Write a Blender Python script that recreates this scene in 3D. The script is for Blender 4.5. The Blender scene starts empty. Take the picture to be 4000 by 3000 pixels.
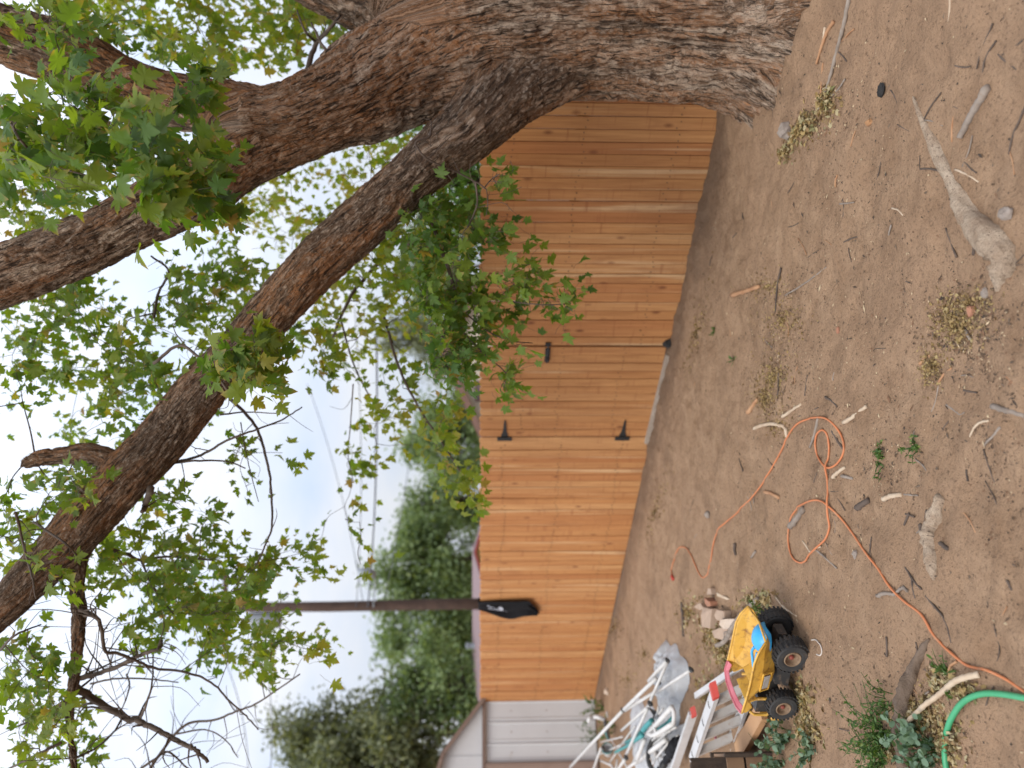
import bpy, math, random
import numpy as np
from mathutils import Vector, Matrix, noise as mnoise

random.seed(7)
RNG = np.random.default_rng(11)
SC = bpy.context.scene
COL = SC.collection
R = math.radians

# ------------------------------------------------------------------ camera
# The photograph was taken with the phone held upright and is stored turned by 90 degrees:
# world up points to the left of the frame, world right to the top of the frame.
CAM_H = 1.78
FPX = 3000.0                         # focal length in photograph pixels (4000 wide)
PITCH = math.atan(125 / 3000.0)
cam_d = bpy.data.cameras.new('camera')
cam_d.sensor_fit = 'HORIZONTAL'
cam_d.sensor_width = 36.0
cam_d.lens = 36.0 * FPX / 4000.0
cam_d.clip_start = 0.05
cam_d.clip_end = 3000
cam_d.dof.use_dof = True
cam_d.dof.focus_distance = 3.55
cam_d.dof.aperture_fstop = 1.3
cam = bpy.data.objects.new('camera', cam_d)
COL.objects.link(cam)
FWD = Vector((0, math.cos(PITCH), -math.sin(PITCH)))
UPV = Vector((0, math.sin(PITCH), math.cos(PITCH)))
cx_, cy_, cz_ = -UPV, Vector((1, 0, 0)), -FWD      # image right, image up, backwards
cam.matrix_world = Matrix(((cx_.x, cy_.x, cz_.x, 0), (cx_.y, cy_.y, cz_.y, 0), (cx_.z, cy_.z, cz_.z, CAM_H), (0, 0, 0, 1)))
SC.camera = cam

# ------------------------------------------------------------------ overcast sky
SUN_EL, SUN_AZ = R(47), R(212)       # azimuth clockwise from +Y
world = bpy.data.worlds.new('World')
SC.world = world
world.use_nodes = True
wn, wl = world.node_tree.nodes, world.node_tree.links
wn.clear()
w_out = wn.new('ShaderNodeOutputWorld')
w_bg = wn.new('ShaderNodeBackground')
w_bg.inputs['Strength'].default_value = 0.1
w_sky = wn.new('ShaderNodeTexSky')
w_sky.sky_type = 'NISHITA'
w_sky.sun_disc = False
w_sky.sun_elevation = SUN_EL
w_sky.sun_rotation = SUN_AZ
w_sky.dust_density = 2.0
w_tc = wn.new('ShaderNodeTexCoord')
w_sep = wn.new('ShaderNodeSeparateXYZ')
wl.new(w_tc.outputs['Generated'], w_sep.inputs[0])
# an overcast sky is about three times as bright overhead as at the horizon: L = Lz (1 + 2 sin h) / 3
w_m = wn.new('ShaderNodeMath'); w_m.operation = 'MULTIPLY_ADD'; w_m.use_clamp = False
w_m.inputs[1].default_value = 2 / 3.0; w_m.inputs[2].default_value = 1 / 3.0
w_cl = wn.new('ShaderNodeMath'); w_cl.operation = 'MAXIMUM'; w_cl.inputs[1].default_value = 0.0
wl.new(w_sep.outputs['Z'], w_cl.inputs[0]); wl.new(w_cl.outputs[0], w_m.inputs[0])
w_no = wn.new('ShaderNodeTexNoise'); w_no.inputs['Scale'].default_value = 4.0; w_no.inputs['Detail'].default_value = 5; w_no.inputs['Roughness'].default_value = 0.55
w_map = wn.new('ShaderNodeMapping'); w_map.inputs['Scale'].default_value = (1, 1, 2.2)
wl.new(w_tc.outputs['Generated'], w_map.inputs[0]); wl.new(w_map.outputs[0], w_no.inputs[0])
w_cr = wn.new('ShaderNodeValToRGB')
w_cr.color_ramp.elements[0].position = 0.3; w_cr.color_ramp.elements[0].color = (0.72, 0.83, 1.03, 1)
w_cr.color_ramp.elements[1].position = 0.66; w_cr.color_ramp.elements[1].color = (0.98, 0.99, 1.03, 1)
wl.new(w_no.outputs['Fac'], w_cr.inputs[0])
w_v = wn.new('ShaderNodeVectorMath'); w_v.operation = 'SCALE'
wl.new(w_cr.outputs[0], w_v.inputs[0]); wl.new(w_m.outputs[0], w_v.inputs['Scale'])
w_v2 = wn.new('ShaderNodeVectorMath'); w_v2.operation = 'SCALE'; w_v2.inputs['Scale'].default_value = 13.4
wl.new(w_v.outputs[0], w_v2.inputs[0])
w_mix = wn.new('ShaderNodeMix'); w_mix.data_type = 'RGBA'; w_mix.inputs['Factor'].default_value = 0.9
wl.new(w_sky.outputs[0], w_mix.inputs['A']); wl.new(w_v2.outputs[0], w_mix.inputs['B'])
wl.new(w_mix.outputs['Result'], w_bg.inputs['Color'])
wl.new(w_bg.outputs[0], w_out.inputs[0])

sun_d = bpy.data.lights.new('sun', 'SUN')
sun_d.energy = 1.5
sun_d.angle = R(24)
sun_d.color = (1.0, 0.92, 0.80)
sun = bpy.data.objects.new('sun', sun_d)
COL.objects.link(sun)
sdir = Vector((math.sin(SUN_AZ) * math.cos(SUN_EL), math.cos(SUN_AZ) * math.cos(SUN_EL), math.sin(SUN_EL)))
sun.location = sdir * 30
sun.rotation_euler = (-sdir).to_track_quat('-Z', 'Y').to_euler()

SC.view_settings.view_transform = 'Standard'
SC.view_settings.look = 'None'
SC.view_settings.gamma = 1.0
SC.view_settings.use_curve_mapping = False
SC.view_settings.exposure = 0.70
SC.cycles.max_bounces = 5
SC.cycles.diffuse_bounces = 3
SC.cycles.transmission_bounces = 3
SC.cycles.transparent_max_bounces = 6

# ------------------------------------------------------------------ helpers: space
def P(x, y, d):
    """point seen at photograph pixel (x, y), at world depth Y = d"""
    v = FWD + Vector((1, 0, 0)) * ((1500 - y) / FPX) + UPV * ((2000 - x) / FPX)
    v = v * (d / v.y)
    return Vector((v.x, v.y, v.z + CAM_H))

def Q(x, y, d):
    """the same with the coordinates of a 2212 pixel wide view"""
    return P(x * 4000 / 2212, y * 4000 / 2212, d)

def vhash(i, j, k, seed):
    h = (i * 374761393 + j * 668265263 + k * 2147483647 + seed * 1274126177) & 0xFFFFFFFF
    h = ((h ^ (h >> 13)) * 1274126177) & 0xFFFFFFFF
    h = ((h ^ (h >> 16)) * 2246822519) & 0xFFFFFFFF
    return ((h ^ (h >> 15)) & 0xFFFFFF) / float(0xFFFFFF)

def vnoise(p, seed=0):
    """value noise, p (N,3) -> (N,) in 0..1"""
    p = np.asarray(p, float)
    f0 = np.floor(p); f = p - f0
    f = f * f * f * (f * (f * 6 - 15) + 10)
    i = f0.astype(np.int64)
    out = 0
    for a in (0, 1):
        wa = f[:, 0] if a else 1 - f[:, 0]
        for b in (0, 1):
            wb = f[:, 1] if b else 1 - f[:, 1]
            for c in (0, 1):
                wc = f[:, 2] if c else 1 - f[:, 2]
                out = out + wa * wb * wc * vhash(i[:, 0] + a, i[:, 1] + b, i[:, 2] + c, seed)
    return out

def ground_h(xy):
    """height of the dirt at points (N,2)"""
    xy = np.asarray(xy, float)
    z0 = np.zeros((len(xy), 1))
    def n(s, sd):
        return vnoise(np.hstack([xy * s, z0]), sd) - 0.5
    h = 0.05 * n(0.6, 1) + 0.035 * n(2.1, 2) + 0.030 * n(5.5, 3) + 0.016 * n(13, 4)
    dist = np.hypot(xy[:, 0] - 2.31, xy[:, 1] - 4.75)
    h = h + 0.06 * np.exp(-np.maximum(dist - 0.55, 0) ** 2 / 0.25)
    far = np.clip((np.hypot(xy[:, 0], xy[:, 1] - 5) - 14) / 20, 0, 1)
    return h * (1 - far)

GX0, GY0, GS, GNX, GNY = -9.0, 0.6, 0.02, 760, 700
_gx, _gy = np.meshgrid(GX0 + GS * np.arange(GNX), GY0 + GS * np.arange(GNY))
HGRID = ground_h(np.stack([_gx.ravel(), _gy.ravel()], 1)).reshape(GNY, GNX).tolist()
def gz(x, y):
    fx, fy = (x - GX0) / GS, (y - GY0) / GS
    if not (0 <= fx < GNX - 1 and 0 <= fy < GNY - 1):
        return float(ground_h([(x, y)])[0])
    i, j = int(fx), int(fy)
    fx -= i; fy -= j
    a, b = HGRID[j], HGRID[j + 1]
    return (a[i] * (1 - fx) + a[i + 1] * fx) * (1 - fy) + (b[i] * (1 - fx) + b[i + 1] * fx) * fy

def G(x, y, lift=0.0):
    """ground point under photograph pixel (x, y), lifted"""
    v = FWD + Vector((1, 0, 0)) * ((1500 - y) / FPX) + UPV * ((2000 - x) / FPX)
    t = -CAM_H / v.z
    for _ in range(3):
        p = v * t
        t = (gz(p.x, p.y) - CAM_H) / v.z
    p = v * t
    return Vector((p.x, p.y, gz(p.x, p.y) + lift))

# ------------------------------------------------------------------ helpers: meshes
class MB:
    """collects faces of one mesh"""
    def __init__(self):
        self.v, self.f, self.c = [], [], []
    def add(self, vs, fs, col=None):
        o = len(self.v)
        self.v.extend([tuple(p) for p in vs])
        self.f.extend([tuple(i + o for i in f) for f in fs])
        if col is not None:
            self.c.extend([col] * len(vs))
        return self
    def box(self, c, s, rot=None, taper=1.0, col=None):
        hx, hy, hz = s[0] / 2, s[1] / 2, s[2] / 2
        vs = []
        for z, t in ((-hz, 1), (hz, taper)):
            for x, y in ((-hx, -hy), (hx, -hy), (hx, hy), (-hx, hy)):
                p = Vector((x * t, y * t, z))
                if rot is not None:
                    p = rot @ p
                vs.append(p + Vector(c))
        return self.add(vs, [(3, 2, 1, 0), (4, 5, 6, 7), (0, 1, 5, 4), (1, 2, 6, 5), (2, 3, 7, 6), (3, 0, 4, 7)], col)
    def bar(self, a, b, w, t, up=(0, 0, 1), col=None):
        """rectangular bar from a to b: w across, t along up"""
        a, b = Vector(a), Vector(b)
        d = (b - a)
        L = d.length
        d.normalize()
        u = Vector(up)
        s = d.cross(u)
        if s.length < 1e-4:
            s = d.cross(Vector((1, 0, 0)))
        s.normalize()
        u = s.cross(d)
        m = Matrix((s, d, u)).transposed()
        return self.box((a + b) / 2, (w, L, t), m, 1.0, col)
    def tube(self, pts, rad, n=8, cap=True, col=None):
        pts = [Vector(p) for p in pts]
        k = len(pts)
        if not hasattr(rad, '__len__'):
            rad = [rad] * k
        vs = []
        ref = None
        for i, p in enumerate(pts):
            t = (pts[min(i + 1, k - 1)] - pts[max(i - 1, 0)])
            if t.length < 1e-9:
                t = Vector((0, 0, 1))
            t.normalize()
            if ref is None:
                ref = Vector((0, 0, 1)) if abs(t.z) < 0.9 else Vector((1, 0, 0))
            ref = (ref - t * ref.dot(t))
            if ref.length < 1e-6:
                ref = t.orthogonal()
            ref.normalize()
            bn = t.cross(ref)
            for j in range(n):
                a = 2 * math.pi * j / n
                vs.append(p + (ref * math.cos(a) + bn * math.sin(a)) * rad[i])
        fs = [(i * n + j, i * n + (j + 1) % n, (i + 1) * n + (j + 1) % n, (i + 1) * n + j) for i in range(k - 1) for j in range(n)]
        if cap:
            fs.append(tuple(range(n - 1, -1, -1)))
            fs.append(tuple((k - 1) * n + j for j in range(n)))
        return self.add(vs, fs, col)
    def lathe(self, prof, n=24, axis=None, origin=(0, 0, 0), col=None):
        """prof: (radius, height) pairs around local z, turned to axis"""
        m = Matrix.Identity(3) if axis is None else Vector(axis).to_track_quat('Z', 'Y').to_matrix()
        vs = []
        for r, h in prof:
            for j in range(n):
                a = 2 * math.pi * j / n
                vs.append(m @ Vector((r * math.cos(a), r * math.sin(a), h)) + Vector(origin))
        k = len(prof)
        fs = [(i * n + j, i * n + (j + 1) % n, (i + 1) * n + (j + 1) % n, (i + 1) * n + j) for i in range(k - 1) for j in range(n)]
        return self.add(vs, fs, col)
    def mesh(self, name, smooth=False):
        me = bpy.data.meshes.new(name)
        me.from_pydata(self.v, [], self.f)
        if self.c:
            at = me.color_attributes.new('tint', 'FLOAT_COLOR', 'POINT')
            at.data.foreach_set('color', np.array(self.c, np.float32).ravel())
        if smooth:
            me.polygons.foreach_set('use_smooth', [True] * len(me.polygons))
        me.update()
        return me

def spline(pts, n=8):
    """Catmull-Rom through pts (Vectors or tuples of any length), n steps per span"""
    a = np.array([tuple(p) for p in pts], float)
    a = np.vstack([2 * a[0] - a[1], a, 2 * a[-1] - a[-2]])
    out = []
    for i in range(1, len(a) - 2):
        for k in range(n):
            t = k / n
            out.append(0.5 * (2 * a[i] + (a[i + 1] - a[i - 1]) * t + (2 * a[i - 1] - 5 * a[i] + 4 * a[i + 1] - a[i + 2]) * t * t
                              + (3 * a[i] - a[i - 1] - 3 * a[i + 1] + a[i + 2]) * t ** 3))
    out.append(a[-2])
    return out

def link(o):
    COL.objects.link(o)
    return o

def tag(o, label=None, cat=None, group=None, kind=None):
    if label: o['label'] = label
    if cat: o['category'] = cat
    if group: o['group'] = group
    if kind: o['kind'] = kind
    return o

def obj(name, me, mat, parent=None, loc=None):
    o = bpy.data.objects.new(name, me)
    if mat is not None and not me.materials:
        me.materials.append(mat)
    link(o)
    if parent is not None:
        o.parent = parent
        if loc is None:      # mesh was modelled in world space
            o.matrix_parent_inverse = parent_mats[parent.name].inverted()
    if loc is not None:
        o.location = loc
    return o

parent_mats = {}
def thing(name, label, cat, loc=(0, 0, 0), rotz=0.0, group=None):
    o = bpy.data.objects.new(name, None)
    o.empty_display_size = 0.1
    link(o)
    o.location = loc
    o.rotation_euler = (0, 0, rotz)
    parent_mats[o.name] = Matrix.Translation(Vector(loc)) @ Matrix.Rotation(rotz, 4, 'Z')
    return tag(o, label, cat, group)

def sub(name, me, mat, parent):
    """part or sub-part modelled in its thing's own space"""
    o = bpy.data.objects.new(name, me)
    if mat is not None and not me.materials:
        me.materials.append(mat)
    link(o)
    o.parent = parent
    return o

def single(name, me, mat, label, cat, group=None, kind=None):
    """a thing that is one mesh modelled in world space; its origin is moved to the mesh"""
    co = np.empty(len(me.vertices) * 3, np.float32)
    me.vertices.foreach_get('co', co)
    co = co.reshape(-1, 3)
    c = np.array([co[:, 0].mean(), co[:, 1].mean(), co[:, 2].min()], np.float32)
    me.vertices.foreach_set('co', (co - c).ravel())
    me.update()
    o = obj(name, me, mat)
    o.location = c
    return tag(o, label, cat, group, kind)

# ------------------------------------------------------------------ helpers: materials
class NT:
    def __init__(self, name):
        self.m = bpy.data.materials.new(name)
        self.m.use_nodes = True
        self.n, self.l = self.m.node_tree.nodes, self.m.node_tree.links
        self.b = self.n['Principled BSDF']
        self.out = self.n['Material Output']
    def new(self, t, **kw):
        nd = self.n.new(t)
        for k, v in kw.items():
            if hasattr(nd, k): setattr(nd, k, v)
            else: nd.inputs[k.replace('_', ' ')].default_value = v
        return nd
    def link(self, a, b): self.l.new(a, b)
    def coord(self, kind='Object', scale=(1, 1, 1), rot=(0, 0, 0), offset_random=False):
        tc = self.new('ShaderNodeTexCoord')
        mp = self.new('ShaderNodeMapping')
        mp.inputs['Scale'].default_value = scale
        mp.inputs['Rotation'].default_value = rot
        self.link(tc.outputs[kind], mp.inputs['Vector'])
        if offset_random:
            oi = self.new('ShaderNodeObjectInfo')
            mu = self.new('ShaderNodeVectorMath', operation='SCALE')
            mu.inputs[0].default_value = (37.0, 53.0, 71.0)
            self.link(oi.outputs['Random'], mu.inputs['Scale'])
            self.link(mu.outputs[0], mp.inputs['Location'])
        return mp.outputs[0]
    def noise(self, vec, scale, detail=4, rough=0.55, dist=0.0):
        nd = self.new('ShaderNodeTexNoise')
        nd.inputs['Scale'].default_value = scale
        nd.inputs['Detail'].default_value = detail
        nd.inputs['Roughness'].default_value = rough
        nd.inputs['Distortion'].default_value = dist
        if vec is not None: self.link(vec, nd.inputs['Vector'])
        return nd.outputs['Fac']
    def ramp(self, fac, stops, interp='LINEAR'):
        nd = self.new('ShaderNodeValToRGB')
        cr = nd.color_ramp
        cr.interpolation = interp
        while len(cr.elements) < len(stops): cr.elements.new(0.5)
        for e, (p, c) in zip(cr.elements, stops):
            e.position = p
            e.color = (c[0], c[1], c[2], 1) if hasattr(c, '__len__') else (c, c, c, 1)
        self.link(fac, nd.inputs[0])
        return nd.outputs[0]
    def mix(self, fac, a, b, mode='MIX'):
        nd = self.new('ShaderNodeMix', data_type='RGBA', blend_type=mode)
        for s, v in (('Factor', fac), ('A', a), ('B', b)):
            if hasattr(v, 'is_linked') or hasattr(v, 'links'): self.link(v, nd.inputs[s])
            elif hasattr(v, '__len__'): nd.inputs[s].default_value = (v[0], v[1], v[2], 1)
            else: nd.inputs[s].default_value = v
        return nd.outputs['Result']
    def math(self, op, a, b=0.0, clamp=False):
        nd = self.new('ShaderNodeMath', operation=op)
        nd.use_clamp = clamp
        for i, v in enumerate((a, b)):
            if hasattr(v, 'links'): self.link(v, nd.inputs[i])
            else: nd.inputs[i].default_value = v
        return nd.outputs[0]
    def bump(self, h, strength=0.3, dist=0.01, prev=None):
        nd = self.new('ShaderNodeBump')
        nd.inputs['Strength'].default_value = strength
        nd.inputs['Distance'].default_value = dist
        self.link(h, nd.inputs['Height'])
        if prev is not None: self.link(prev, nd.inputs['Normal'])
        self.link(nd.outputs[0], self.b.inputs['Normal'])
        return nd.outputs[0]
    def set(self, **kw):
        for k, v in kw.items():
            k = k.replace('_', ' ')
            if hasattr(v, 'links'): self.link(v, self.b.inputs[k])
            elif hasattr(v, '__len__'): self.b.inputs[k].default_value = (v[0], v[1], v[2], 1)
            else: self.b.inputs[k].default_value = v
        return self.m

def worn(name, c1, c2, scale=6, rough=0.6, metallic=0.0, bump=0.15, dirt=None, dirt_amt=0.5, spec=0.5, bd=0.004):
    """generic surface: two tones of noise, optional dirt blotches, fine relief"""
    t = NT(name)
    v = t.coord('Object', offset_random=True)
    n1 = t.noise(v, scale, 5)
    c = t.mix(t.ramp(n1, [(0.3, 0.0), (0.7, 1.0)]), c1, c2)
    if dirt is not None:
        n2 = t.noise(v, scale * 2.3, 6, 0.65)
        c = t.mix(t.ramp(n2, [(1 - dirt_amt - 0.08, 0.0), (1 - dirt_amt + 0.12, 1.0)]), c, dirt)
    n3 = t.noise(v, scale * 14, 4, 0.6)
    t.bump(n3, bump, bd)
    t.set(Base_Color=c, Roughness=rough, Metallic=metallic, Specular_IOR_Level=spec)
    return t.m

M = {}
def build_materials():
    # bare dirt
    t = NT('dirt')
    v = t.coord('Object')
    big = t.noise(v, 0.9, 4, 0.6)
    mid = t.noise(v, 5.0, 6, 0.65)
    fine = t.noise(v, 60, 6, 0.7)
    grit = t.noise(v, 260, 3, 0.6)
    c = t.mix(t.ramp(mid, [(0.3, 0.0), (0.7, 1.0)]), (0.235, 0.143, 0.085), (0.385, 0.255, 0.162))
    c = t.mix(t.ramp(big, [(0.42, 0.0), (0.64, 1.0)]), c, (0.335, 0.215, 0.135))
    # turned, moist soil along the fence and in worn patches
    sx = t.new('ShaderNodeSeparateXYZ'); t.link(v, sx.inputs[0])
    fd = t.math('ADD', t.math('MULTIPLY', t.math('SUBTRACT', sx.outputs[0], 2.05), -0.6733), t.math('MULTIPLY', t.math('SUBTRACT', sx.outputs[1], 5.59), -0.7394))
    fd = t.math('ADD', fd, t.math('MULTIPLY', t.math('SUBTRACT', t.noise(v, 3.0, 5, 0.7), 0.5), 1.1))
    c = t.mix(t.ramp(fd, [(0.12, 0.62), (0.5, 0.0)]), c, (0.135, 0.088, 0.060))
    pt = t.noise(v, 1.7, 6, 0.7)
    c = t.mix(t.ramp(pt, [(0.53, 0.0), (0.68, 0.55)]), c, (0.17, 0.106, 0.067))
    c = t.mix(t.ramp(fine, [(0.32, 0.9), (0.46, 0.0)]), c, (0.145, 0.090, 0.058))
    c = t.mix(t.ramp(grit, [(0.66, 0.0), (0.74, 1.0)]), c, (0.46, 0.35, 0.24))
    vo = t.new('ShaderNodeTexVoronoi', feature='F1'); vo.inputs['Scale'].default_value = 70
    t.link(v, vo.inputs['Vector'])
    peb = t.ramp(vo.outputs['Distance'], [(0.0, 1.0), (0.22, 0.0)])
    h = t.mix(0.35, fine, grit)
    h2 = t.mix(0.25, h, peb, 'ADD')
    clod = t.noise(v, 22, 5, 0.7)
    b1 = t.bump(t.mix(0.5, mid, clod), 0.8, 0.05)
    t.bump(h2, 0.9, 0.016, b1)
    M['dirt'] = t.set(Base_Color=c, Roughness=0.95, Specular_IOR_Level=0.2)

    # cedar boards (long axis = local z)
    t = NT('cedar')
    v = t.coord('Object', (1, 1, 1), offset_random=True)
    vs = t.coord('Object', (26, 26, 1.1), offset_random=True)
    vf = t.coord('Object', (110, 110, 3.0), offset_random=True)
    grain = t.noise(vs, 1.0, 5, 0.6, 0.6)
    finegrain = t.noise(vf, 1.0, 4, 0.6)
    oi = t.new('ShaderNodeObjectInfo')
    base = t.ramp(oi.outputs['Random'], [(0.0, (0.46, 0.195, 0.070)), (0.2, (0.56, 0.285, 0.110)), (0.4, (0.50, 0.235, 0.085)), (0.6, (0.60, 0.330, 0.140)), (0.8, (0.54, 0.265, 0.100)), (1.0, (0.44, 0.175, 0.062))])
    c = t.mix(t.ramp(grain, [(0.3, 0.0), (0.72, 1.0)]), base, t.mix(0.6, base, (0.27, 0.095, 0.032)))
    pale = t.noise(t.coord('Object', (14, 14, 0.35), offset_random=True), 1.0, 3)
    c = t.mix(t.ramp(pale, [(0.58, 0.0), (0.68, 0.75)]), c, (0.66, 0.44, 0.24))
    c = t.mix(t.math('MULTIPLY', t.ramp(finegrain, [(0.35, 1.0), (0.6, 0.0)]), 0.35), c, (0.24, 0.085, 0.03))
    # knots
    vk = t.new('ShaderNodeTexVoronoi', feature='F1'); vk.inputs['Scale'].default_value = 1.0
    t.link(t.coord('Object', (7.0, 7.0, 3.2), offset_random=True), vk.inputs['Vector'])
    kn = t.ramp(vk.outputs['Distance'], [(0.06, 1.0), (0.17, 0.0)])
    kc = t.new('ShaderNodeSeparateColor'); t.link(vk.outputs['Color'], kc.inputs[0])
    kn = t.math('MULTIPLY', kn, t.math('GREATER_THAN', kc.outputs[0], 0.35))
    c = t.mix(t.math('MULTIPLY', kn, 0.8), c, (0.16, 0.05, 0.02))
    # faint saw and water marks that run across the boards
    sw = t.noise(t.coord('Object', (1.2, 1.2, 24), offset_random=True), 1.0, 3, 0.7)
    c = t.mix(t.math('MULTIPLY', t.ramp(sw, [(0.60, 0.0), (0.70, 1.0)]), 0.5), c, (0.25, 0.080, 0.032))
    bl = t.noise(t.coord('Object', (5, 5, 1.6), offset_random=True), 1.0, 5, 0.65)
    c = t.mix(t.math('MULTIPLY', t.ramp(bl, [(0.56, 0.0), (0.72, 1.0)]), 0.45), c, (0.23, 0.085, 0.035))
    b1 = t.bump(grain, 0.25, 0.004)
    t.bump(finegrain, 0.3, 0.0015, b1)
    M['cedar'] = t.set(Base_Color=c, Roughness=0.62, Specular_IOR_Level=0.3)

    # bark: the plates are geometry; barkuv is the position around and along each limb
    t = NT('bark')
    v = t.coord('Object')
    at = t.new('ShaderNodeAttribute', attribute_name='bark')
    sp = t.new('ShaderNodeSeparateColor'); t.link(at.outputs['Color'], sp.inputs[0])
    uv = t.new('ShaderNodeAttribute', attribute_name='barkuv')
    def uvs(*sc):
        m_ = t.new('ShaderNodeMapping'); m_.inputs['Scale'].default_value = sc
        t.link(uv.outputs['Vector'], m_.inputs['Vector'])
        return m_.outputs[0]
    strand = t.noise(uvs(1, 1, 0.13), 75, 5, 0.62, 0.7)       # long fibres and ridges
    flake = t.noise(uvs(1, 1, 0.45), 55, 5, 0.65, 1.2)        # broken flakes
    speck = t.noise(v, 160, 4, 0.7)
    c = t.ramp(sp.outputs[1], [(0.15, (0.130, 0.082, 0.054)), (0.45, (0.245, 0.158, 0.104)), (0.60, (0.365, 0.252, 0.178)), (0.85, (0.48, 0.365, 0.275))])
    c = t.mix(t.ramp(flake, [(0.48, 0.0), (0.66, 0.7)]), c, (0.50, 0.405, 0.325))
    rust = t.math('MULTIPLY', t.ramp(sp.outputs[2], [(0.40, 0.0), (0.66, 1.0)]), t.ramp(flake, [(0.34, 0.95), (0.62, 0.25)]))
    c = t.mix(rust, c, (0.36, 0.165, 0.072))
    c = t.mix(t.ramp(strand, [(0.39, 0.95), (0.49, 0.0)]), c, (0.040, 0.027, 0.020))
    c = t.mix(t.ramp(sp.outputs[0], [(0.10, 0.6), (0.55, 0.0)]), c, (0.085, 0.050, 0.032))
    c = t.mix(t.math('MULTIPLY', t.ramp(speck, [(0.36, 1.0), (0.5, 0.0)]), 0.4), c, (0.07, 0.05, 0.038))
    b1 = t.bump(strand, 1.0, 0.035)
    b2 = t.bump(flake, 1.0, 0.02, b1)
    t.bump(speck, 0.5, 0.003, b2)
    M['bark'] = t.set(Base_Color=c, Roughness=0.92, Specular_IOR_Level=0.15)

    # thin branches, twigs, sticks
    M['twig'] = worn('twig_bark', (0.060, 0.042, 0.032), (0.125, 0.092, 0.072), 9, 0.85, bump=0.5)
    M['stick_grey'] = worn('weathered_stick', (0.30, 0.25, 0.21), (0.16, 0.125, 0.10), 14, 0.85, bump=0.6, dirt=(0.24, 0.15, 0.09), dirt_amt=0.35)
    M['stick_pale'] = worn('peeled_stick', (0.52, 0.42, 0.31), (0.40, 0.29, 0.20), 14, 0.8, bump=0.4, dirt=(0.26, 0.16, 0.10), dirt_amt=0.3)
    M['stick_dark'] = worn('dark_stick', (0.055, 0.040, 0.032), (0.12, 0.085, 0.065), 14, 0.85, bump=0.6)
    M['stick_rust'] = worn('bark_strip', (0.30, 0.145, 0.07), (0.42, 0.24, 0.13), 14, 0.85, bump=0.6)
    t = NT('dusty_root')
    v = t.coord('Object')
    c = t.mix(t.ramp(t.noise(v, 12, 5, 0.6), [(0.35, 0.0), (0.65, 1.0)]), (0.52, 0.41, 0.31), (0.38, 0.275, 0.195))
    c = t.mix(t.ramp(t.noise(v, 75, 5, 0.7), [(0.34, 0.8), (0.43, 0.0)]), c, (0.085, 0.062, 0.048))
    c = t.mix(t.ramp(t.noise(v, 30, 4, 0.7), [(0.66, 0.0), (0.74, 0.6)]), c, (0.17, 0.12, 0.09))
    b1 = t.bump(t.noise(v, 30, 6, 0.7), 1.0, 0.03)
    t.bump(t.noise(v, 110, 4, 0.7), 0.8, 0.008, b1)
    M['root'] = t.set(Base_Color=c, Roughness=0.95, Specular_IOR_Level=0.15)
    M['root_dark'] = worn('bare_root', (0.20, 0.14, 0.10), (0.11, 0.075, 0.052), 9, 0.9, bump=0.9, dirt=(0.30, 0.21, 0.14), dirt_amt=0.35, bd=0.012)

    # leaves: thin, lit through from behind
    def leafmat(name, stops, tint=True, trans=0.42, edge=None):
        t = NT(name)
        if tint:
            at = t.new('ShaderNodeAttribute', attribute_name='tint')
            sp = t.new('ShaderNodeSeparateColor'); t.link(at.outputs['Color'], sp.inputs[0])
            fac, rim = sp.outputs[0], sp.outputs[1]
        else:
            oi = t.new('ShaderNodeObjectInfo')
            fac = oi.outputs['Random']
            at = t.new('ShaderNodeAttribute', attribute_name='tint')
            sp = t.new('ShaderNodeSeparateColor'); t.link(at.outputs['Color'], sp.inputs[0])
            rim = t.math('MULTIPLY', sp.outputs[1], t.math('GREATER_THAN', t.math('FRACT', t.math('MULTIPLY', fac, 7.3)), 0.45))
        c = t.ramp(fac, stops)
        v = t.coord('Object')
        c = t.mix(t.math('MULTIPLY', t.noise(v, 40, 3), 0.3), c, t.mix(0.6, c, (0.12, 0.16, 0.02)))
        if edge is not None:
            c = t.mix(t.ramp(rim, [(0.55, 0.0), (1.0, 0.85)]), c, edge)
        tr = t.new('ShaderNodeBsdfTranslucent')
        mc = t.mix(1.0, c, (1.7, 1.65, 0.5), 'MULTIPLY')
        t.link(mc, tr.inputs['Color'])
        ms = t.new('ShaderNodeMixShader'); ms.inputs[0].default_value = trans
        t.set(Base_Color=c, Roughness=0.5, Specular_IOR_Level=0.35)
        t.link(t.b.outputs[0], ms.inputs[1]); t.link(tr.outputs[0], ms.inputs[2])
        t.link(ms.outputs[0], t.out.inputs[0])
        return t.m
    maple = [(0.0, (0.055, 0.125, 0.036)), (0.35, (0.105, 0.190, 0.040)), (0.65, (0.170, 0.240, 0.038)), (0.88, (0.260, 0.295, 0.045)), (1.0, (0.32, 0.21, 0.065))]
    M['leaf'] = leafmat('maple_leaf', maple, True, 0.5, (0.36, 0.22, 0.075))
    M['leaf_obj'] = leafmat('maple_leaf_single', [(0.0, maple[0][1]), (0.45, maple[1][1]), (0.8, maple[2][1]), (1.0, (0.20, 0.255, 0.04))], False, 0.5, (0.36, 0.22, 0.075))
    M['far_leaf'] = leafmat('far_foliage', [(0.0, (0.070, 0.115, 0.055)), (0.5, (0.165, 0.240, 0.105)), (1.0, (0.27, 0.34, 0.16))], True, 0.3)
    M['olive_leaf'] = leafmat('olive_foliage', [(0.0, (0.065, 0.080, 0.052)), (0.5, (0.155, 0.178, 0.105)), (1.0, (0.26, 0.275, 0.17))], True, 0.3)
    M['vine_leaf'] = leafmat('vine_foliage', [(0.0, (0.08, 0.19, 0.04)), (0.5, (0.15, 0.30, 0.07)), (1.0, (0.30, 0.42, 0.17))], True, 0.4)
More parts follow.
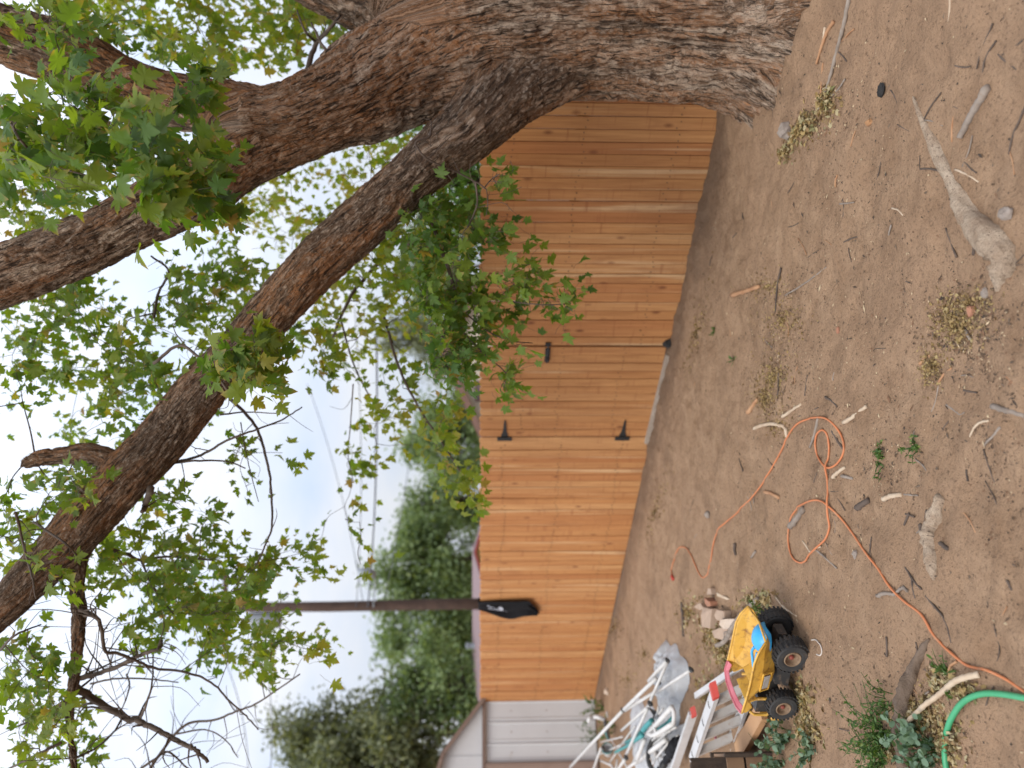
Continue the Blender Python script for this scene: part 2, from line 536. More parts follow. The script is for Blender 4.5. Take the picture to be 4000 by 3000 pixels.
    M['weed'] = leafmat('weed_leaf', [(0.0, (0.030, 0.085, 0.022)), (0.6, (0.075, 0.150, 0.035)), (1.0, (0.17, 0.20, 0.06))], True, 0.3)
    M['blue_weed'] = leafmat('waxy_leaf', [(0.0, (0.080, 0.145, 0.100)), (0.6, (0.130, 0.205, 0.140)), (1.0, (0.19, 0.26, 0.16))], True, 0.2)
    M['litter'] = leafmat('dry_litter', [(0.0, (0.10, 0.060, 0.034)), (0.25, (0.22, 0.13, 0.065)), (0.45, (0.38, 0.26, 0.12)), (0.62, (0.33, 0.235, 0.095)), (0.8, (0.46, 0.38, 0.24)), (1.0, (0.17, 0.165, 0.07))], True, 0.15)
    t = NT('ground_chips')
    at = t.new('ShaderNodeAttribute', attribute_name='tint')
    M['chips'] = t.set(Base_Color=at.outputs['Color'], Roughness=0.9, Specular_IOR_Level=0.2)

    M['black_iron'] = worn('black_iron', (0.012, 0.012, 0.013), (0.022, 0.021, 0.020), 20, 0.5, 0.0, 0.2)
    M['shed_white'] = worn('painted_steel', (0.56, 0.565, 0.58), (0.50, 0.505, 0.52), 1.5, 0.5, bump=0.05, dirt=(0.40, 0.37, 0.33), dirt_amt=0.25)
    M['shed_brown'] = worn('brown_trim', (0.20, 0.135, 0.105), (0.155, 0.10, 0.078), 4, 0.6, bump=0.1, dirt=(0.30, 0.22, 0.17), dirt_amt=0.3)
    M['shed_tan'] = worn('tan_trim', (0.30, 0.215, 0.175), (0.25, 0.175, 0.14), 4, 0.6, bump=0.1)
    M['shed_roof'] = worn('roof_sheet', (0.33, 0.31, 0.30), (0.26, 0.24, 0.23), 4, 0.6, bump=0.1)
    M['yellow'] = worn('yellow_steel', (0.55, 0.295, 0.035), (0.64, 0.385, 0.075), 11, 0.5, bump=0.1, dirt=(0.20, 0.085, 0.03), dirt_amt=0.40)
    M['pink'] = worn('faded_red_plastic', (0.55, 0.17, 0.20), (0.42, 0.075, 0.10), 10, 0.5, bump=0.1, dirt=(0.30, 0.14, 0.10), dirt_amt=0.25)
    M['rubber'] = worn('toy_tyre', (0.020, 0.020, 0.022), (0.036, 0.035, 0.034), 14, 0.75, bump=0.3, dirt=(0.11, 0.075, 0.05), dirt_amt=0.36)
    M['rim'] = worn('dusty_rim', (0.26, 0.175, 0.105), (0.17, 0.105, 0.062), 20, 0.7, bump=0.3, dirt=(0.09, 0.055, 0.035), dirt_amt=0.4)
    M['hub'] = worn('red_hub', (0.28, 0.05, 0.035), (0.18, 0.05, 0.035), 20, 0.6)
    M['black_plastic'] = worn('black_plastic', (0.020, 0.020, 0.022), (0.040, 0.038, 0.036), 12, 0.55, bump=0.2, dirt=(0.16, 0.11, 0.075), dirt_amt=0.38)
    M['sticker'] = worn('grey_sticker', (0.42, 0.41, 0.40), (0.33, 0.31, 0.29), 40, 0.5)
    M['blue'] = worn('blue_plastic', (0.030, 0.30, 0.62), (0.045, 0.36, 0.68), 8, 0.4, bump=0.05)
    M['orange_cord'] = worn('orange_cord', (0.52, 0.175, 0.065), (0.44, 0.15, 0.06), 12, 0.6, bump=0.1, dirt=(0.42, 0.23, 0.13), dirt_amt=0.38)
    M['hose'] = worn('green_hose', (0.040, 0.27, 0.12), (0.052, 0.31, 0.145), 9, 0.45, bump=0.15, dirt=(0.15, 0.28, 0.15), dirt_amt=0.3)
    M['alu'] = worn('aluminium', (0.62, 0.615, 0.62), (0.52, 0.51, 0.51), 9, 0.42, 0.25, 0.1, dirt=(0.42, 0.36, 0.32), dirt_amt=0.28)
    M['alu_step'] = worn('dusty_step', (0.44, 0.41, 0.385), (0.36, 0.325, 0.30), 9, 0.55, 0.2, 0.2, dirt=(0.30, 0.22, 0.17), dirt_amt=0.35)
    M['red_cap'] = worn('red_plastic', (0.50, 0.045, 0.03), (0.40, 0.05, 0.035), 14, 0.5)
    M['white_tube'] = worn('white_paint_tube', (0.58, 0.57, 0.56), (0.48, 0.46, 0.44), 7, 0.5, bump=0.1, dirt=(0.40, 0.31, 0.25), dirt_amt=0.27)
    M['teal'] = worn('teal_paint', (0.025, 0.19, 0.20), (0.035, 0.27, 0.27), 9, 0.45, bump=0.1, dirt=(0.05, 0.08, 0.08), dirt_amt=0.3)
    M['tarp'] = worn('grey_sheet', (0.44, 0.445, 0.46), (0.33, 0.335, 0.35), 6, 0.5, bump=0.3, dirt=(0.28, 0.24, 0.21), dirt_amt=0.28)
    M['old_wood'] = worn('old_wood', (0.075, 0.050, 0.034), (0.035, 0.024, 0.018), 12, 0.9, bump=0.9, dirt=(0.13, 0.095, 0.065), dirt_amt=0.3, bd=0.01)
    M['crate_wood'] = worn('crate_wood', (0.25, 0.15, 0.085), (0.18, 0.105, 0.06), 9, 0.85, bump=0.5, dirt=(0.09, 0.055, 0.035), dirt_amt=0.33)
    M['new_wood'] = worn('loose_board', (0.46, 0.265, 0.135), (0.38, 0.205, 0.10), 6, 0.75, bump=0.3, dirt=(0.25, 0.14, 0.08), dirt_amt=0.28)
    M['sill'] = worn('grey_sill', (0.40, 0.33, 0.27), (0.31, 0.245, 0.19), 7, 0.85, bump=0.4, dirt=(0.24, 0.15, 0.09), dirt_amt=0.33)
    M['slab'] = worn('tan_concrete', (0.40, 0.29, 0.215), (0.32, 0.225, 0.165), 9, 0.9, bump=0.5, dirt=(0.26, 0.165, 0.105), dirt_amt=0.35)
    M['slab_pale'] = worn('pale_concrete', (0.52, 0.42, 0.34), (0.45, 0.35, 0.27), 9, 0.9, bump=0.4)
    M['brick'] = worn('orange_brick', (0.36, 0.17, 0.10), (0.28, 0.13, 0.08), 16, 0.9, bump=0.5)
    M['stone'] = worn('field_stone', (0.30, 0.25, 0.215), (0.19, 0.155, 0.13), 30, 0.9, bump=0.6)
    M['stone_orange'] = worn('orange_stone', (0.38, 0.20, 0.09), (0.29, 0.15, 0.075), 30, 0.9, bump=0.6)
    M['charcoal'] = worn('charcoal', (0.018, 0.017, 0.018), (0.040, 0.036, 0.034), 30, 0.9, bump=1.0, bd=0.01)
    M['cloth'] = worn('black_cloth', (0.006, 0.006, 0.008), (0.012, 0.012, 0.014), 9, 0.85, bump=0.3, spec=0.2)
    M['print'] = worn('white_print', (0.50, 0.52, 0.60), (0.42, 0.44, 0.52), 20, 0.8)
    M['pole'] = worn('creosote_pole', (0.045, 0.026, 0.019), (0.080, 0.047, 0.034), 5, 0.85, bump=0.5)
    M['galv'] = worn('grey_can', (0.30, 0.33, 0.36), (0.25, 0.28, 0.31), 4, 0.5, 0.2)
    M['wire'] = worn('wire', (0.060, 0.065, 0.080), (0.075, 0.080, 0.095), 4, 0.6)
    M['cream'] = worn('cream_siding', (0.58, 0.54, 0.44), (0.52, 0.48, 0.39), 2, 0.8)
    M['yellow_wall'] = worn('yellow_wall', (0.62, 0.47, 0.17), (0.56, 0.42, 0.15), 2, 0.8)
    M['red_trim'] = worn('red_trim', (0.28, 0.045, 0.035), (0.23, 0.04, 0.03), 2, 0.7)
    M['brown_trim'] = worn('fascia_brown', (0.20, 0.115, 0.09), (0.16, 0.09, 0.07), 2, 0.7)
    M['mauve_roof'] = worn('mauve_shingle', (0.24, 0.17, 0.175), (0.19, 0.13, 0.135), 8, 0.9, bump=0.4)
    M['glass'] = worn('dark_pane', (0.13, 0.10, 0.11), (0.17, 0.13, 0.14), 2, 0.15)
    M['rope'] = worn('white_rope', (0.56, 0.50, 0.45), (0.46, 0.40, 0.36), 30, 0.8)
    M['pink_cloth'] = worn('pink_toy', (0.60, 0.20, 0.25), (0.50, 0.14, 0.18), 20, 0.7)
build_materials()

# ================================================================== ground
def build_ground():
    def axis(lo, hi, fine_lo, fine_hi, step):
        a = list(np.arange(fine_lo, fine_hi + 1e-6, step))
        s = step
        while a[-1] < hi:
            s *= 1.25; a.append(a[-1] + s)
        s = step
        while a[0] > lo:
            s *= 1.25; a.insert(0, a[0] - s)
        return np.array(a)
    xs = axis(-900, 900, -3.2, 3.6, 0.02)
    ys = axis(-300, 1500, 1.6, 8.0, 0.02)
    X, Y = np.meshgrid(xs, ys)
    xy = np.stack([X.ravel(), Y.ravel()], 1)
    z = ground_h(xy)
    near = np.clip(1 - (np.hypot(xy[:, 0], xy[:, 1] - 4) - 4) / 3, 0, 1)
    z0 = np.zeros((len(xy), 1))
    z = z + near * (0.012 * (vnoise(np.hstack([xy * 24, z0]), 5) - 0.5) + 0.007 * (vnoise(np.hstack([xy * 43, z0]), 6) - 0.5) + 0.010 * np.clip(vnoise(np.hstack([xy * 9, z0]), 8) - 0.62, 0, 1))
    nx, ny = len(xs), len(ys)
    co = np.hstack([xy, z[:, None]])
    i = np.arange(nx * ny).reshape(ny, nx)
    f = np.stack([i[:-1, :-1], i[:-1, 1:], i[1:, 1:], i[1:, :-1]], -1).reshape(-1, 4)
    me = bpy.data.meshes.new('ground')
    me.vertices.add(len(co)); me.vertices.foreach_set('co', co.ravel())
    me.loops.add(f.size); me.loops.foreach_set('vertex_index', f.ravel())
    me.polygons.add(len(f)); me.polygons.foreach_set('loop_start', np.arange(0, f.size, 4))
    me.polygons.foreach_set('use_smooth', np.ones(len(f), bool))
    me.update(calc_edges=True)
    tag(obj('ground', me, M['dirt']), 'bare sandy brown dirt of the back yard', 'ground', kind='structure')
build_ground()

# ================================================================== fence and gate
F0 = Vector((2.05, 5.59, 0)); FE = Vector((-0.7394, 0.6733, 0)); FN = Vector((-0.6733, -0.7394, 0))   # start, along, towards the yard
FH = 1.785
PITCH_B = 0.1005
def fence_pt(s, off=0.0, z=0.0):
    return F0 + FE * s + FN * off + Vector((0, 0, z))
FROT = math.atan2(FE.y, FE.x)

def plank_mesh(k):
    w, t, h, e = 0.0965 - 0.001 * (k % 2), 0.017, FH, 0.018 + 0.003 * k
    prof = [(-w / 2, 0), (w / 2, 0), (w / 2, h - e * 1.3), (w / 2 - e * 0.45, h - e * 0.35), (w / 2 - e * 1.5, h), (-w / 2 + e * 1.5, h), (-w / 2 + e * 0.45, h - e * 0.35), (-w / 2, h - e * 1.3)]
    mb = MB()
    n = len(prof); c = 0.002
    # front and back outlines with a small bevel
    def ins(p, d):
        return (p[0] - math.copysign(min(d, abs(p[0])), p[0]), p[1] - (d if p[1] > 1 else -d if p[1] < 0.01 else 0))
    rings = [([ins(p, c) for p in prof], -t / 2), (prof, -t / 2 + c), (prof, t / 2 - c), ([ins(p, c) for p in prof], t / 2)]
    vs = [(x, y, z) for ring, y in rings for x, z in ring]
    fs = [tuple(range(n)), tuple(3 * n + j for j in range(n - 1, -1, -1))]
    for r in range(3):
        for j in range(n):
            fs.append((r * n + j, r * n + n + j, r * n + n + (j + 1) % n, r * n + (j + 1) % n))
    mb.add(vs, fs)
    return mb.mesh('plank')
PLANKS = [plank_mesh(k) for k in range(3)]
for pm in PLANKS: pm.materials.append(M['cedar'])
prng = random.Random(5)

def planks(root, s0, s1, base=0.0, top_var=0.012):
    n = max(1, round((s1 - s0) / PITCH_B))
    step = (s1 - s0) / n
    loc0 = root.location
    for i in range(n):
        s = s0 + step * (i + 0.5)
        o = bpy.data.objects.new('plank', PLANKS[prng.randrange(3)])
        link(o)
        o.parent = root
        p = fence_pt(s, prng.uniform(-0.0035, 0.0035), base)
        o.location = p - loc0
        o.rotation_euler = (prng.gauss(0, 0.002), prng.gauss(0, 0.0016), FROT + prng.gauss(0, 0.012))
        o.scale = (step / PITCH_B * prng.uniform(0.992, 1.012), 1, 1 + prng.uniform(-top_var, top_var * 0.4) / FH - base / FH)

def nails(root, s0, s1, rows):
    mb = MB()
    n = round((s1 - s0) / PITCH_B)
    for i in range(n):
        for z in rows:
            for ds in (-0.024, 0.024):
                p = fence_pt(s0 + (i + 0.5) * (s1 - s0) / n + ds + prng.gauss(0, 0.004), 0.0112, z + 0.02 * math.sin(i * 0.35) + prng.gauss(0, 0.012))
                mb.tube([p - FN * 0.006, p + FN * 0.003], 0.0044, 6)
    o = obj('nails', mb.mesh('nails'), M['black_iron'], root)
    tag(o, kind='stuff')

def rails(root, s0, s1, zs):
    for z in zs:
        mb = MB().bar(fence_pt(s0, -0.032, z), fence_pt(s1, -0.032, z), 0.038, 0.088)
        obj('rail', mb.mesh('rail'), M['new_wood'], root)

S_LATCH, S_HINGE, S_SHED = 2.291, 3.502, 9.42
def build_fence():
    right = thing('wooden_fence', 'cedar board fence running from the gate latch to behind the big tree trunk', 'fence', tuple(fence_pt(-1.6)))
    planks(right, -2.2, S_LATCH - 0.012)
    nails(right, -1.2, S_LATCH - 0.012, (0.30, 1.02, 1.55))
    rails(right, -2.2, S_LATCH - 0.03, (0.30, 1.02, 1.55))
    left = thing('wooden_fence', 'long cedar board fence running from the gate hinges to the white shed', 'fence', tuple(fence_pt(S_HINGE)))
    planks(left, S_HINGE + 0.006, S_SHED + 0.1)
    nails(left, S_HINGE, S_SHED, (0.28, 0.92, 1.52))
    rails(left, S_HINGE + 0.03, S_SHED, (0.28, 0.92, 1.52))
    for root, ss in ((right, (-0.7, S_LATCH + 0.04)), (left, (S_HINGE + 0.12, 5.9, 8.3))):
        for s in ss:
            mb = MB().box(tuple(fence_pt(s, -0.10, 0.80)), (0.09, 0.09, 1.7), Matrix.Rotation(FROT, 3, 'Z'))
            obj('post', mb.mesh('post'), M['new_wood'], root)
    gate = thing('wooden_gate', 'cedar board gate with black latch and two black strap hinges', 'gate', tuple(fence_pt(S_LATCH, 0.004)))
    planks(gate, S_LATCH + 0.006, S_HINGE - 0.004, 0.035, 0.006)
    nails(gate, S_LATCH, S_HINGE, (0.42, 1.0, 1.36))
    rails(gate, S_LATCH + 0.03, S_HINGE - 0.02, (0.42, 1.36))
    mb = MB().bar(fence_pt(S_LATCH + 0.06, -0.03, 0.46), fence_pt(S_HINGE - 0.06, -0.03, 1.32), 0.036, 0.085)
    obj('brace', mb.mesh('brace'), M['new_wood'], gate)
    # latch: flat case, slide and catch over the gap
    zl = 1.78 - (2138 - 1875) / 3000 * 7.2
    la = MB()
    e, n = FE, FN
    rot = Matrix.Rotation(FROT, 3, 'Z')
    la.box(tuple(fence_pt(S_LATCH + 0.095, 0.019, zl)), (0.165, 0.012, 0.046), rot)
    la.box(tuple(fence_pt(S_LATCH + 0.095, 0.030, zl + 0.012)), (0.15, 0.012, 0.009), rot)
    la.box(tuple(fence_pt(S_LATCH + 0.095, 0.030, zl - 0.012)), (0.15, 0.012, 0.009), rot)
    la.tube([fence_pt(S_LATCH + 0.18, 0.030, zl), fence_pt(S_LATCH - 0.04, 0.030, zl)], 0.008, 8)
    lo = obj('latch', la.mesh('latch'), M['black_iron'], gate)
    kb = MB().lathe([(0.0, 0), (0.010, 0.001), (0.012, 0.010), (0.008, 0.018), (0, 0.019)], 10, tuple(FN), tuple(fence_pt(S_LATCH + 0.13, 0.035, zl)))
    k = obj('latch_knob', kb.mesh('latch_knob'), M['black_iron'], gate); k.parent = lo; k.matrix_parent_inverse = lo.matrix_world.inverted()
    k.matrix_parent_inverse = Matrix.Identity(4)
    ct = MB().box(tuple(fence_pt(S_LATCH - 0.035, 0.020, zl)), (0.035, 0.014, 0.05), rot)
    obj('latch_catch', ct.mesh('latch_catch'), M['black_iron'], right)
    for px in (1970, 2430):
        zh = 1.78 - (px - 1875) / 3000 * 8.0
        hb = MB()
        # long tapered strap on the gate
        prof = [(0.0, 0.038), (0.035, 0.034), (0.06, 0.023), (0.12, 0.016), (0.20, 0.010), (0.24, 0.005)]
        vs, fs = [], []
        for off in (0.013, 0.019):
            for ds, hw in prof:
                vs += [fence_pt(S_HINGE - 0.006 - ds, off, zh + hw), fence_pt(S_HINGE - 0.006 - ds, off, zh - hw)]
        m_ = len(prof) * 2
        for q in range(len(prof) - 1):
            a = q * 2
            fs += [(a, a + 1, a + 3, a + 2), (m_ + a, m_ + a + 2, m_ + a + 3, m_ + a + 1), (a, a + 2, m_ + a + 2, m_ + a), (a + 1, m_ + a + 1, m_ + a + 3, a + 3)]
        fs += [(m_ - 2, m_ - 1, 2 * m_ - 1, 2 * m_ - 2), (0, m_, m_ + 1, 1)]
        hb.add(vs, fs)
        ho = obj('hinge_strap', hb.mesh('hinge_strap'), M['black_iron'], gate)
        pb = MB().box(tuple(fence_pt(S_HINGE + 0.022, 0.019, zh)), (0.050, 0.012, 0.15), rot)
        pb.tube([fence_pt(S_HINGE, 0.024, zh - 0.075), fence_pt(S_HINGE, 0.024, zh + 0.075)], 0.010, 10)
        for dz in (-0.045, 0.0, 0.045):
            pb.lathe([(0.007, 0), (0.006, 0.004), (0, 0.005)], 8, tuple(FN), tuple(fence_pt(S_HINGE + 0.027, 0.025, zh + dz)))
        obj('hinge_plate', pb.mesh('hinge_plate'), M['black_iron'], gate)
    # grey board laid along the foot of the gate
    a, b = fence_pt(S_LATCH + 0.08, 0.03), fence_pt(S_HINGE + 0.08, 0.03)
    mb = MB().bar(a + Vector((0, 0, gz(a.x, a.y) - 0.005)), b + Vector((0, 0, gz(b.x, b.y) + 0.005)), 0.03, 0.055)
    single('sill_board', mb.mesh('sill_board'), M['sill'], 'pale grey board lying along the foot of the gate', 'board')
    # pebble clump / burrow stone at the latch post foot
    return left
build_fence()

# ================================================================== black cloth over the fence
def build_cloth():
    s = 6.66
    root = thing('black_cloth', 'black cloth with a white print hanging over the fence top', 'cloth', tuple(fence_pt(s, 0.03, 1.0)))
    # outline: width right (towards gate) and left as a function of height below the fence top
    lv = [(0.00, -0.055, 0.060), (0.10, -0.065, 0.085), (0.20, -0.072, 0.125), (0.30, -0.078, 0.165), (0.40, -0.082, 0.195), (0.47, -0.085, 0.200), (0.55, -0.088, 0.178), (0.62, -0.090, 0.172), (0.66, -0.086, 0.170), (0.70, -0.03, 0.168), (0.76, 0.03, 0.165), (0.79, 0.075, 0.160)]
    lv0 = [(q[0], q[1] * 1.55, q[2] * 1.62) for q in lv]
    lv = [(z_, float(np.interp(z_, [q[0] for q in lv0], [q[1] for q in lv0])), float(np.interp(z_, [q[0] for q in lv0], [q[2] for q in lv0]))) for z_ in np.linspace(0, 0.79, 45)]
    nn = 34
    vs, fs = [], []
    for dz, a, b in lv:
        for j in range(nn):
            u = j / (nn - 1)
            off = 0.034 + 0.020 * math.sin(u * 14 + dz * 3) * min(1, dz * 3 + 0.15) + 0.015 * math.sin(u * 5 + 1) * dz
            vs.append(fence_pt(s + a + (b - a) * u, off, FH + 0.012 - dz + 0.012 * math.sin(u * 9) * (dz > 0.6)))
    # over the top and down the far side
    back = []
    for dz in (0.0, 0.25):
        for j in range(nn):
            u = j / (nn - 1)
            back.append(fence_pt(s - 0.085 + 0.182 * u, -0.025, FH + 0.012 - dz))
    rows = len(lv)
    for r in range(rows - 1):
        for j in range(nn - 1):
            fs.append((r * nn + j, (r + 1) * nn + j, (r + 1) * nn + j + 1, r * nn + j + 1))
    o = len(vs)
    vs += back
    for j in range(nn - 1):
        fs.append((j, j + 1, o + j + 1, o + j))
        fs.append((o + j, o + j + 1, o + nn + j + 1, o + nn + j))
    body = obj('cloth_body', MB().add(vs, fs).mesh('cloth_body', True), M['cloth'], root)
    sm = body.modifiers.new('thick', 'SOLIDIFY'); sm.thickness = 0.006
    # white print: a slanting bar with a hook near its lower end
    def cp(u, dz, lift=0.0):
        k = 0
        while k < len(lv) - 2 and lv[k + 1][0] < dz: k += 1
        t = (dz - lv[k][0]) / (lv[k + 1][0] - lv[k][0])
        a = lv[k][1] + (lv[k + 1][1] - lv[k][1]) * t; b = lv[k][2] + (lv[k + 1][2] - lv[k][2]) * t
        uu = (u - a) / (b - a)
        off = 0.034 + 0.020 * math.sin(uu * 14 + dz * 3) * min(1, dz * 3 + 0.15) + 0.015 * math.sin(uu * 5 + 1) * dz
        return fence_pt(s + u, off + 0.014 + lift, FH + 0.012 - dz)
    def strip(pts, w):
        v_, f_ = [], []
        for i, (u, dz) in enumerate(pts):
            v_ += [cp(u - w[i], dz), cp(u + w[i], dz + 0.004)]
        for i in range(len(pts) - 1):
            f_.append((2 * i, 2 * i + 2, 2 * i + 3, 2 * i + 1))
        return v_, f_
    pm = MB()
    pts = [(0.02 + 0.115 * t, 0.115 + 0.25 * t) for t in np.linspace(0, 1, 14)]
    pm.add(*strip(pts, [0.033 + 0.007 * math.sin(i * 2.1) for i in range(14)]))
    pts = [(0.068 - 0.035 * t, 0.325 - 0.03 * t) for t in np.linspace(0, 1, 4)]
    pm.add(*strip([(0.055, 0.245), (0.05, 0.27), (0.045, 0.295), (0.055, 0.32)], [0.014, 0.03, 0.026, 0.008]))
    obj('print', pm.mesh('print'), M['print'], root)
build_cloth()

# ================================================================== shed
def build_shed():
    Y0, x1 = 11.95, -4.93
    root = thing('metal_shed', 'pale grey metal shed with brown trim at the end of the fence', 'shed', (x1, Y0, 0))
    x0 = x1 - 3.4
    eave, knee, peak = 1.735, 2.30, 2.62
    xk, xp = x1 - 0.72, (x0 + x1) / 2
    depth = 3.2
    # front wall of ribbed panels, each a piece of its own
    door_r, door_l = x1 - 0.92, x1 - 2.6
    pans = [(x1 - 0.30 * i, x1 - 0.30 * (i + 1)) for i in range(3)]
    pans[-1] = (pans[-1][0], x1 - 0.86)
    pans += [(door_l - 0.06, door_l - 0.36), (door_l - 0.36, x0)]
    for a, b in pans:
        mb = MB()
        z0, z1 = 0.0, eave - 0.03
        prof = [(a, 0.0), (a - 0.004, -0.018), (a - 0.022, -0.018), (a - 0.032, -0.002), (b + 0.06, -0.002), (b + 0.05, -0.009), (b + 0.03, -0.009), (b + 0.02, -0.002), (b, -0.002)]
        v_ = [(x, Y0 + y, z) for z in (z0, z1) for x, y in prof]
        k = len(prof)
        mb.add(v_, [(i, i + 1, k + i + 1, k + i) for i in range(k - 1)])
        obj('wall_panel', mb.mesh('wall_panel'), M['shed_white'], root)
    mb = MB()
    for xx in (x1, x0):
        mb.add([(xx, Y0, 0), (xx, Y0 + depth, 0), (xx, Y0 + depth, eave), (xx, Y0, eave)], [(0, 1, 2, 3)])
    mb.add([(x0, Y0 + depth, 0), (x1, Y0 + depth, 0), (x1, Y0 + depth, eave), (x0, Y0 + depth, eave)], [(0, 1, 2, 3)])
    obj('side_wall', mb.mesh('side_wall'), M['shed_white'], root)
    # screws
    sc = MB()
    for a, b in pans[:3]:
        for z in (0.75, 1.3):
            sc.lathe([(0.010, 0), (0.008, 0.006), (0, 0.007)], 6, (0, -1, 0), ((a + b) / 2, Y0 - 0.002, z))
    tag(obj('screws', sc.mesh('screws'), M['shed_tan'], root), kind='stuff')
    # gable
    g = MB()
    gp = [(x1 - 0.02, eave), (xk, knee), (xp, peak), (2 * xp - xk, knee), (x0 + 0.02, eave)]
    g.add([(x, Y0 - 0.012, z) for x, z in gp], [(0, 1, 2, 3, 4)])
    obj('gable', g.mesh('gable'), M['shed_white'], root)
    g = MB().add([(x, Y0 + depth, z) for x, z in gp], [(4, 3, 2, 1, 0)])
    obj('gable', g.mesh('gable'), M['shed_white'], root)
    seam = MB().bar((x1 - 0.77, Y0 - 0.016, eave), (x1 - 0.77, Y0 - 0.016, 2.31), 0.010, 0.01, (0, 1, 0))
    obj('gable_seam', seam.mesh('gable_seam'), M['shed_white'], root)
    t = MB().box(((x0 + x1) / 2, Y0 - 0.03, eave - 0.012), (x1 - x0 + 0.04, 0.05, 0.05))
    obj('eave_trim', t.mesh('eave_trim'), M['shed_brown'], root)
    # roof sheets with a brown edge
    rp = [(x1 + 0.10, eave - 0.07), (xk + 0.01, knee + 0.03), (xp, peak + 0.035), (2 * xp - xk - 0.01, knee + 0.03), (x0 - 0.10, eave - 0.07)]
    for i in range(4):
        a, b = rp[i], rp[i + 1]
        m_ = MB()
        v_ = [(a[0], Y0 - 0.09, a[1]), (b[0], Y0 - 0.09, b[1]), (b[0], Y0 + depth + 0.05, b[1]), (a[0], Y0 + depth + 0.05, a[1])]
        v_ += [(x, y, z + 0.02) for x, y, z in v_]
        m_.add(v_, [(3, 2, 1, 0), (4, 5, 6, 7), (0, 1, 5, 4), (1, 2, 6, 5), (2, 3, 7, 6), (3, 0, 4, 7)])
        ro = obj('roof_sheet', m_.mesh('roof_sheet'), M['shed_roof'], root)
        f = MB().bar((a[0], Y0 - 0.096, a[1]), (b[0], Y0 - 0.096, b[1]), 0.03, 0.06)
        fo = sub('fascia', f.mesh('fascia'), M['shed_brown'], ro)
    # door opening: tan jamb and white sliding door
    j = MB().box((x1 - 0.93, Y0 - 0.022, (eave - 0.04) / 2), (0.135, 0.05, eave - 0.04))
    j.box((x1 - 0.893, Y0 - 0.05, (eave - 0.04) / 2), (0.022, 0.012, eave - 0.04))
    obj('door_jamb', j.mesh('door_jamb'), M['shed_tan'], root)
    d = MB()
    for i in range(5):
        a = x1 - 1.0 - i * 0.32
        d.box((a - 0.155, Y0 + 0.02, 0.84), (0.31, 0.02, 1.66))
        d.box((a - 0.31, Y0 + 0.006, 0.84), (0.03, 0.02, 1.66))
    do = obj('sliding_door', d.mesh('sliding_door'), M['shed_white'], root)
    h = MB().box((x1 - 1.12, Y0 - 0.012, 0.95), (0.03, 0.03, 0.16))
    sub('handle', h.mesh('handle'), M['shed_brown'], do)
    root.rotation_euler = (0, 0, R(24))
build_shed()

# ================================================================== houses beyond the fence
def gable_house(name, label, cx, Y, halfw, eave, peak, depth, wall, trim, roof, rot=0.0, windows=(), fh=0.22):
    root = thing(name, label, 'house', (cx, Y, 0), rot)
    w = MB()
    v_ = [(-halfw, 0, 0), (halfw, 0, 0), (halfw, 0, eave), (0, 0, peak), (-halfw, 0, eave)]
    v_ += [(x, depth, z) for x, y, z in v_]
    w.add(v_, [(0, 1, 2, 3, 4), (9, 8, 7, 6, 5), (1, 6, 7, 2), (5, 0, 4, 9)])
    sub('wall', w.mesh('wall'), wall, root)
    oh = 0.35 if halfw > 1 else 0.12
    sl = (peak - eave) / halfw
    for sg in (-1, 1):
        m_ = MB()
        e = (sg * (halfw + oh), eave - oh * sl + 0.02); p = (0, peak + 0.02)
        v_ = [(e[0], -oh, e[1]), (p[0], -oh, p[1]), (p[0], depth + oh, p[1]), (e[0], depth + oh, e[1])]
        v_ += [(x, y, z + 0.07) for x, y, z in v_]
        m_.add(v_, [(3, 2, 1, 0), (4, 5, 6, 7), (0, 1, 5, 4), (1, 2, 6, 5), (2, 3, 7, 6), (3, 0, 4, 7)])
        ro = sub('roof', m_.mesh('roof'), roof, root)
        f = MB().bar((e[0], -oh - 0.02, e[1]), (p[0], -oh - 0.02, p[1]), 0.04, fh)
        sub('fascia', f.mesh('fascia'), trim, ro)
    for (a, b, z0, z1) in windows:
        f = MB().box(((a + b) / 2, -0.02, (z0 + z1) / 2), (b - a, 0.06, z1 - z0))
        wo = sub('window', f.mesh('window'), trim, root)
        g_ = MB().box(((a + b) / 2, -0.055, (z0 + z1) / 2), (b - a - 0.12, 0.02, z1 - z0 - 0.12))
        sub('pane', g_.mesh('pane'), M['glass'], wo)
    return root

